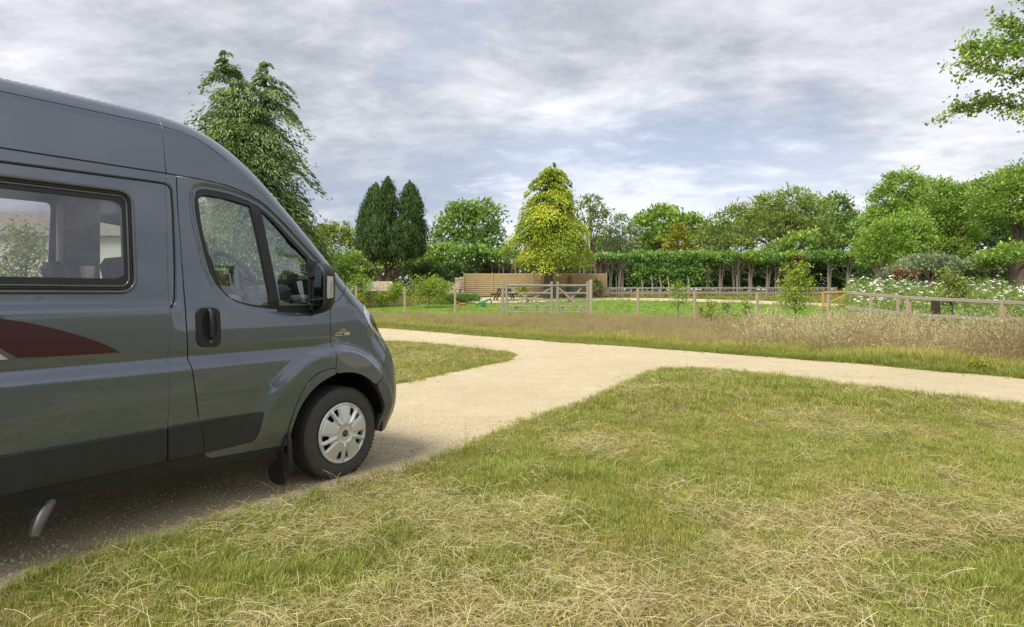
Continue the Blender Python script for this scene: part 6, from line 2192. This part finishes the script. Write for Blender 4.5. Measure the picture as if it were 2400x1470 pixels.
def hay(seed, n, L, r, w, mat):
    """loose dry stalks lying criss-cross"""
    rs = np.random.RandomState(seed)
    Q = []
    a = rs.rand(n) * 6.283
    C = np.stack([rs.normal(size=n) * r, rs.normal(size=n) * r, .018 + .035 * rs.rand(n)], 1)
    d = np.stack([np.cos(a), np.sin(a), rs.normal(size=n) * .14], 1)
    l = L * (.3 + .9 * rs.rand(n))
    bend = np.stack([-np.sin(a), np.cos(a), np.zeros(n)], 1) * (rs.normal(size=n) * .035 * l)[:, None]
    S = nrm(np.cross(d, np.stack([rs.normal(size=n) * .4, rs.normal(size=n) * .4, np.ones(n)], 1)))
    P = []
    for t in (-.5, -.17, .17, .5):
        p = C + d * (l * t)[:, None] + bend * (1 - 4 * t * t)
        p[:, 2] = np.maximum(p[:, 2] + .005 * (1 - 4 * t * t), .004)
        P.append(p)
    for k in range(3):
        Q.append(np.stack([P[k] - S * w / 2, P[k] + S * w / 2, P[k + 1] + S * w / 2, P[k + 1] - S * w / 2], 1))
    tb = rs.rand(n)
    return quads_mesh('hay', np.concatenate(Q), np.tile(np.repeat(tb, 4), 3), mat)


def scatter(name, P, rot, scl, idx, meshes, label=None):
    """one object that repeats small meshes on given points"""
    src = bpy.data.collections.new(name + '_source')
    for i, me in enumerate(meshes):
        o = bpy.data.objects.new('%s_%02d' % (name, i), me)
        src.objects.link(o)
    me = bpy.data.meshes.new(name)
    me.vertices.add(len(P))
    me.vertices.foreach_set('co', np.ascontiguousarray(P, dtype=np.float32).ravel())
    for nm, typ, key, arr in (('rot', 'FLOAT_VECTOR', 'vector', rot), ('scl', 'FLOAT_VECTOR', 'vector', scl)):
        at_ = me.attributes.new(nm, typ, 'POINT')
        at_.data.foreach_set(key, np.ascontiguousarray(arr, dtype=np.float32).ravel())
    at_ = me.attributes.new('pick', 'INT', 'POINT')
    at_.data.foreach_set('value', np.ascontiguousarray(idx, dtype=np.int32))
    ob = link(name, me)
    ng = bpy.data.node_groups.new(name, 'GeometryNodeTree')
    ng.interface.new_socket('Geometry', in_out='INPUT', socket_type='NodeSocketGeometry')
    ng.interface.new_socket('Geometry', in_out='OUTPUT', socket_type='NodeSocketGeometry')
    N = ng.nodes
    gi, go = N.new('NodeGroupInput'), N.new('NodeGroupOutput')
    ci = N.new('GeometryNodeCollectionInfo')
    ci.inputs['Collection'].default_value = src
    ci.inputs['Separate Children'].default_value = True
    ci.inputs['Reset Children'].default_value = True
    ip = N.new('GeometryNodeInstanceOnPoints')
    ip.inputs['Pick Instance'].default_value = True

    def na(nm, typ):
        a_ = N.new('GeometryNodeInputNamedAttribute')
        a_.data_type = typ
        a_.inputs['Name'].default_value = nm
        return a_.outputs['Attribute']
    Lk = ng.links
    Lk.new(gi.outputs[0], ip.inputs['Points'])
    Lk.new(ci.outputs[0], ip.inputs['Instance'])
    Lk.new(na('pick', 'INT'), ip.inputs['Instance Index'])
    e2 = N.new('FunctionNodeEulerToRotation')
    Lk.new(na('rot', 'FLOAT_VECTOR'), e2.inputs[0])
    Lk.new(e2.outputs[0], ip.inputs['Rotation'])
    Lk.new(na('scl', 'FLOAT_VECTOR'), ip.inputs['Scale'])
    Lk.new(ip.outputs[0], go.inputs[0])
    md = ob.modifiers.new('repeat', 'NODES')
    md.node_group = ng
    tag(ob, kind='stuff')
    return ob


RG = np.random.RandomState(2024)


def frustum_points(n, Y0, Y1, power=1.0, margin=1.3, left=None):
    """random ground points inside the widened view, denser near the camera"""
    Y = Y0 + (Y1 - Y0) * RG.rand(n) ** power
    X = (RG.rand(n) * 2 - 1) * (0.8 * margin * Y + 1.0)
    return X, Y


def on_grass(X, Y, grow=0.0):
    ok = ~inpoly(X, Y, path_out)
    return ok | inpoly(X, Y, path_isl)


def place(X, Y, dz=0.0):
    return np.stack([X, Y, terr(X, Y) + dz], 1)


# kinds of mown tufts
mown = []
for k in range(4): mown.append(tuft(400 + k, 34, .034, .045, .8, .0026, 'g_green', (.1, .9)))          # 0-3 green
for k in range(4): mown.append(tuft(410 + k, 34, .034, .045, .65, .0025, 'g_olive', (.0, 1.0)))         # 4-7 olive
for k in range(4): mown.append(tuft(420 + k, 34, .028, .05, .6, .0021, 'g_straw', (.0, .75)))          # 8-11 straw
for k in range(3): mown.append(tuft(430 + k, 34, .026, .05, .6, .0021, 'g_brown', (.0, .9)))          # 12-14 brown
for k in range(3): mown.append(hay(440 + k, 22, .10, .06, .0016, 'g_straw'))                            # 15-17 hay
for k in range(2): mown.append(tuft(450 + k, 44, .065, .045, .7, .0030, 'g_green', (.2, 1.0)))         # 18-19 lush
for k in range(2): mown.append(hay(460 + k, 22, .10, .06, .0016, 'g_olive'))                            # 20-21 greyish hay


def mown_field(name, n, Y0, Y1, power, sc):
    X, Y = frustum_points(n, Y0, Y1, power)
    ok = on_grass(X, Y)
    # only the near field and the island, not the verge beyond the track
    far = np.array(FE)
    fy = np.interp(X, far[::-1][:, 0][np.argsort(far[::-1][:, 0])], far[::-1][:, 1][np.argsort(far[::-1][:, 0])])
    ok &= Y < fy - .3
    ok &= ~((VN[0] * X + VN[1] * Y) - VN @ VP0 < .05) | (Y > 6.2)
    X, Y = X[ok], Y[ok]
    n = len(X)
    g = fbm(X, Y, .75, 31, 4) * .6 + fbm(X, Y, 3.2, 41, 3) * .4
    px = 1200 + FOC * X / Y
    py = HOR + FOC * CAMH / Y
    # green places seen in the photograph
    bias = np.zeros(n)
    for cx, cy, rx, ry, v in ((860, 1350, 260, 80, .30), (1240, 1110, 140, 35, .24), (1320, 1235, 50, 35, .25), (520, 1330, 320, 110, .22), (250, 1420, 300, 80, .16), (700, 1200, 200, 40, .14), (1950, 1000, 400, 70, .05), (2250, 980, 200, 60, .12), (1600, 930, 250, 60, .11), (2380, 1330, 120, 140, .12), (1100, 1150, 200, 60, .06),
                              (1560, 1400, 420, 120, -.16), (1900, 1180, 350, 70, -.08), (1750, 1300, 400, 100, -.10), (1000, 1420, 200, 60, -.08), (1430, 1030, 120, 25, -.08), (1750, 1000, 120, 30, -.10), (2150, 1130, 220, 60, -.06), (800, 1170, 90, 40, -.10)):
        bias += v * np.exp(-((px - cx) / rx) ** 2 - ((py - cy) / ry) ** 2)
    g = g + bias * .5 + .075 + RG.normal(size=n) * .065
    r = RG.rand(n)
    idx = np.where(g > .60, RG.randint(0, 4, n), np.where(g > .50, RG.randint(4, 8, n), np.where(g > .43, RG.randint(8, 12, n), RG.randint(12, 15, n))))
    mixd = r < .42
    idx = np.where(mixd, RG.choice([0, 1, 4, 5, 6, 7, 4, 5, 8, 9, 10], n), idx)
    hf = fbm(X, Y, 1.1, 77, 4) + bias * -.6
    idx = np.where((RG.rand(n) < sstep(.50, .68, hf) * .20 + .010), RG.choice([15, 16, 17, 15, 16, 20, 21], n), idx)
    lush = (g > .73) & (RG.rand(n) < .22)
    idx = np.where(lush, RG.randint(18, 20, n), idx)
    s = sc * (.7 + .7 * RG.rand(n)) * (.8 + .5 * fbm(X, Y, 2.0, 51, 2))
    mound = .035 * (fbm(X, Y, 2.4, 61, 3) - .4)
    P = place(X, Y, np.maximum(mound, 0) * .6)
    rot = np.stack([RG.normal(size=n) * .22, RG.normal(size=n) * .22, RG.rand(n) * 6.283], 1)
    scatter(name, P, rot, np.stack([s, s, s * (.8 + .5 * RG.rand(n))], 1), idx, mown)


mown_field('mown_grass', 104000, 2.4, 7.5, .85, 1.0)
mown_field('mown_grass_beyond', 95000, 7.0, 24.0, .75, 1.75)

# scattered stalks of hay lying on top, and a few upright seed stems near the camera
X, Y = frustum_points(2200, 2.5, 12, .8)
ok = on_grass(X, Y) & (((VN[0] * X + VN[1] * Y) - VN @ VP0 > .08) | (Y > 6.2)) & (fbm(X, Y, 1.1, 77, 4) > .44)
X, Y = X[ok], Y[ok]
longhay = [hay(470 + k, 4, .18, .08, .0016, 'g_straw') for k in range(4)]
n = len(X)
scatter('hay_stalks', place(X, Y, .02), np.stack([RG.normal(size=n) * .12, RG.normal(size=n) * .12, RG.rand(n) * 6.283], 1), np.repeat((.6 + .8 * RG.rand(n))[:, None], 3, 1), RG.randint(0, 4, n), longhay)

# loose chips of stone on the track, thicker near the edges and the van
X, Y = frustum_points(60000, 2.6, 24, .55, 1.3)
X2, Y2 = frustum_points(70000, 2.4, 7.5, .9, 1.2)
X, Y = np.concatenate([X, X2]), np.concatenate([Y, Y2])
ok = ~on_grass(X, Y)
X, Y = X[ok], Y[ok]
chips = []
for k in range(4):
    rs = np.random.RandomState(500 + k)
    b_ = MB().lathe([(0, .5), (.45, .35), (.6, 0), (.4, -.3), (0, -.4)], 6, 'z')
    b_.v = [(x * rs.uniform(.7, 1.2), y * rs.uniform(.7, 1.2), z * rs.uniform(.6, 1.1)) for x, y, z in b_.v]
    me = bpy.data.meshes.new('chip'); me.from_pydata(b_.v, [], b_.f); me.materials.append(M['stonebit']); chips.append(me)
n = len(X)
s = .0052 * (.5 + 1.1 * RG.rand(n) ** 3 * 2.0) * (1 + Y * .04)
ed = seg_dist(X, Y, path_out, True)[0] 
s = np.where((ed < .35) & (RG.rand(n) < .3), s * 1.8, s)
scatter('loose_stone_chips', place(X, Y, .013), RG.rand(n, 3) * 6.28, np.repeat(s[:, None], 3, 1), RG.randint(0, 4, n), chips)

# fringe of longer blades along the track edges
fr = []
for poly in (path_out, path_isl):
    for (x, y) in resample(poly, .05):
        if 2.4 < y < 30 and abs(x) < .95 * y + 1:
            fr.append((x, y))
fr = np.array(fr)
inside = np.hypot(*(fr - VP0).T) < .1
fr = fr[((VN[0] * fr[:, 0] + VN[1] * fr[:, 1]) - VN @ VP0 > .03) | (fr[:, 1] > 6)]
fr = np.repeat(fr, 2, 0) + RG.normal(size=(len(fr) * 2, 2)) * np.where(RG.rand(len(fr) * 2, 1) < .12, .16, .05)
n = len(fr)
fringe = [tuft(520 + k, 18, .060, .04, .8, .0036, ['g_green', 'g_olive', 'g_green', 'g_olive'][k], (.0, .8)) for k in range(4)]
s = (.55 + .7 * RG.rand(n)) * (1 + fr[:, 1] * .03)
scatter('grass_fringe', place(fr[:, 0], fr[:, 1]), np.stack([RG.normal(size=n) * .2, RG.normal(size=n) * .2, RG.rand(n) * 6.28], 1), np.repeat(s[:, None], 3, 1), RG.randint(0, 4, n), fringe)

# ---- verge beyond the track: green foot, purplish haze of flowering grass, golden plumes
Fa = np.array(FE)
Fa = Fa[np.argsort(Fa[:, 0])]


def far_off(X, Y):
    """distance beyond the far edge of the track"""
    return seg_dist(X, Y, FE)[0]


PK = [(x, Y) for x, Y in [((px - 1200) / FOC * Y, Y) for px, Y in ((-1500, 30), (835, 27.6), (1067, 27.2), (1180, 26.8), (1385, 26.8), (1496, 25.1), (1629, 23.5), (1775, 21.8), (1941, 20.2), (2132, 18.3), (2354, 16.6), (2620, 15.1), (3600, 11.5))]]
PKa = np.array(PK)


def fence_y(X):
    return np.interp(X, PKa[:, 0], PKa[:, 1])


n = 175000
Y = 8.5 + 21 * RG.rand(n) ** .9
X = (RG.rand(n) * 2 - 1) * (1.05 * Y)
ok = (~inpoly(X, Y, path_out)) & (Y > np.interp(X, Fa[:, 0], Fa[:, 1]) - .02) & (Y < fence_y(X) + 1.0) & (X > -.62 * Y)
X, Y = X[ok], Y[ok]
e = far_off(X, Y)
fe = (fence_y(X) - Y)
verge = []
for k in range(3): verge.append(tuft(540 + k, 26, .16, .08, .7, .007, 'g_green', (.1, .9)))                     # 0-2 green foot
for k in range(3): verge.append(tuft(550 + k, 26, .26, .10, .6, .006, 'g_olive', (.1, 1.0)))                    # 3-5 mid
for k in range(4): verge.append(tuft(560 + k, 30, .44, .12, .40, .0040, 'g_olive', (.1, .8), .6, ('g_purple', 1.5, .008, 8, .026)))   # 6-9 purple haze
for k in range(3): verge.append(tuft(570 + k, 16, .72, .10, .55, .0050, 'g_gold', (.1, .8), .8, ('g_gold', .9, .016, 9, .010)))       # 10-12 plumes
nz = fbm(X, Y, .55, 91, 4)
n2 = fbm(X, Y, .35, 95, 3)
r = RG.rand(len(X))
px = 1200 + FOC * X / Y
idx = np.where(e < .55 + .5 * n2, 0, np.where(e < .9 + 1.5 * nz, 3, 6))
idx = np.where((idx == 6) & (r < .16 + .55 * sstep(.46, .60, fbm(X, Y, .7, 107, 3))), 3, idx)
gold = (px > 1380) & (e > 1.4) & (sstep(.46, .58, fbm(X, Y, .45, 99, 3)) * sstep(2.6, .6, fe) * (.12 + .45 * sstep(1700, 2100, px)) > RG.rand(len(X)))
gold |= (px > 1750) & (e > 1.2) & (sstep(.52, .62, fbm(X, Y, .5, 103, 3)) * .20 > RG.rand(len(X)))
idx = np.where(gold, 10, idx)
cnt = np.array([3, 1, 1, 3, 1, 1, 4, 1, 1, 1, 3, 1, 1])
idx = idx + (RG.rand(len(X)) * cnt[idx]).astype(int)
# thin out: fewer of the tall kinds
keep = RG.rand(len(X)) < np.where(idx >= 10, .30, np.where(idx >= 6, .27, .75))
keep &= ~((fe < 0) & (idx < 10) & (RG.rand(len(X)) < .6))
X, Y, e, idx, px = X[keep], Y[keep], e[keep], idx[keep], px[keep]
n = len(X)
s = (.65 + .6 * RG.rand(n)) * (.55 + .95 * fbm(X, Y, .9, 111, 3)) * np.interp(px, [850, 1300, 1500, 1900], [.50, .55, .75, 1.0])
wind = np.stack([RG.normal(size=n) * .10, .10 + RG.normal(size=n) * .10, RG.rand(n) * 6.28], 1)
wind[:, 1] += np.where(idx >= 10, .28, .05)
# tilt is applied in world space: rotate the clump first about z by keeping the tilt small
scatter('verge_grass', place(X, Y), wind, np.repeat(s[:, None], 3, 1), idx, verge)

# short bright lawn blades and unmown grass under the flower meadow
n = 26000
Y = 20 + 20 * RG.rand(n)
X = (RG.rand(n) * 2 - 1) * .85 * Y
ok = (Y > fence_y(X) + .8) & inpoly(X, Y, LAWN)
X, Y = X[ok], Y[ok]
n = len(X)
lawnb = [tuft(590 + k, 20, .07, .12, .8, .010, 'g_lawn', (.2, .9)) for k in range(3)]
scatter('lawn_blades', place(X, Y), np.stack([RG.normal(size=n) * .1, RG.normal(size=n) * .1, RG.rand(n) * 6.28], 1), np.repeat((.7 + .6 * RG.rand(n))[:, None], 3, 1), RG.randint(0, 3, n), lawnb)
n = 14000
Y = 15 + 33 * RG.rand(n)
X = (RG.rand(n) * 2 - 1) * .85 * Y
wlk = [gpix(*p) for p in walk_px]
ok = (Y > fence_y(X) + .5) & ~inpoly(X, Y, LAWN) & ~inpoly(X, Y, wlk)
X, Y = X[ok], Y[ok]
n = len(X)
rough = [tuft(600 + k, 22, .24, .16, .6, .014, ['g_green', 'g_olive', 'g_green'][k], (.1, .9)) for k in range(3)]
scatter('rough_grass', place(X, Y), np.stack([RG.normal(size=n) * .1, RG.normal(size=n) * .1, RG.rand(n) * 6.28], 1), np.repeat((.6 + .8 * RG.rand(n))[:, None], 3, 1), RG.randint(0, 3, n), rough)

# a few single stems the photograph shows on the gravel edge
for px_, py_, h_, lab in ((732, 1120, .17, 'thin seeding grass stem growing against the front tyre'), (1092, 1052, .22, 'dark spindly grass stem at the edge of the gravel right of the van')):
    g_ = gpix(px_, py_)
    me = tuft(610 + px_, 4, h_ * 1.3, .012, .35, .0035, 'g_olive', (.1, .6), .5, ('g_brown', 1.0, .005, 5, .004))
    me.name = 'grass_stem'
    o = link('grass_stem', me)
    o.location = (g_[0], g_[1], .01)
    tag(o, lab, 'grass stem')
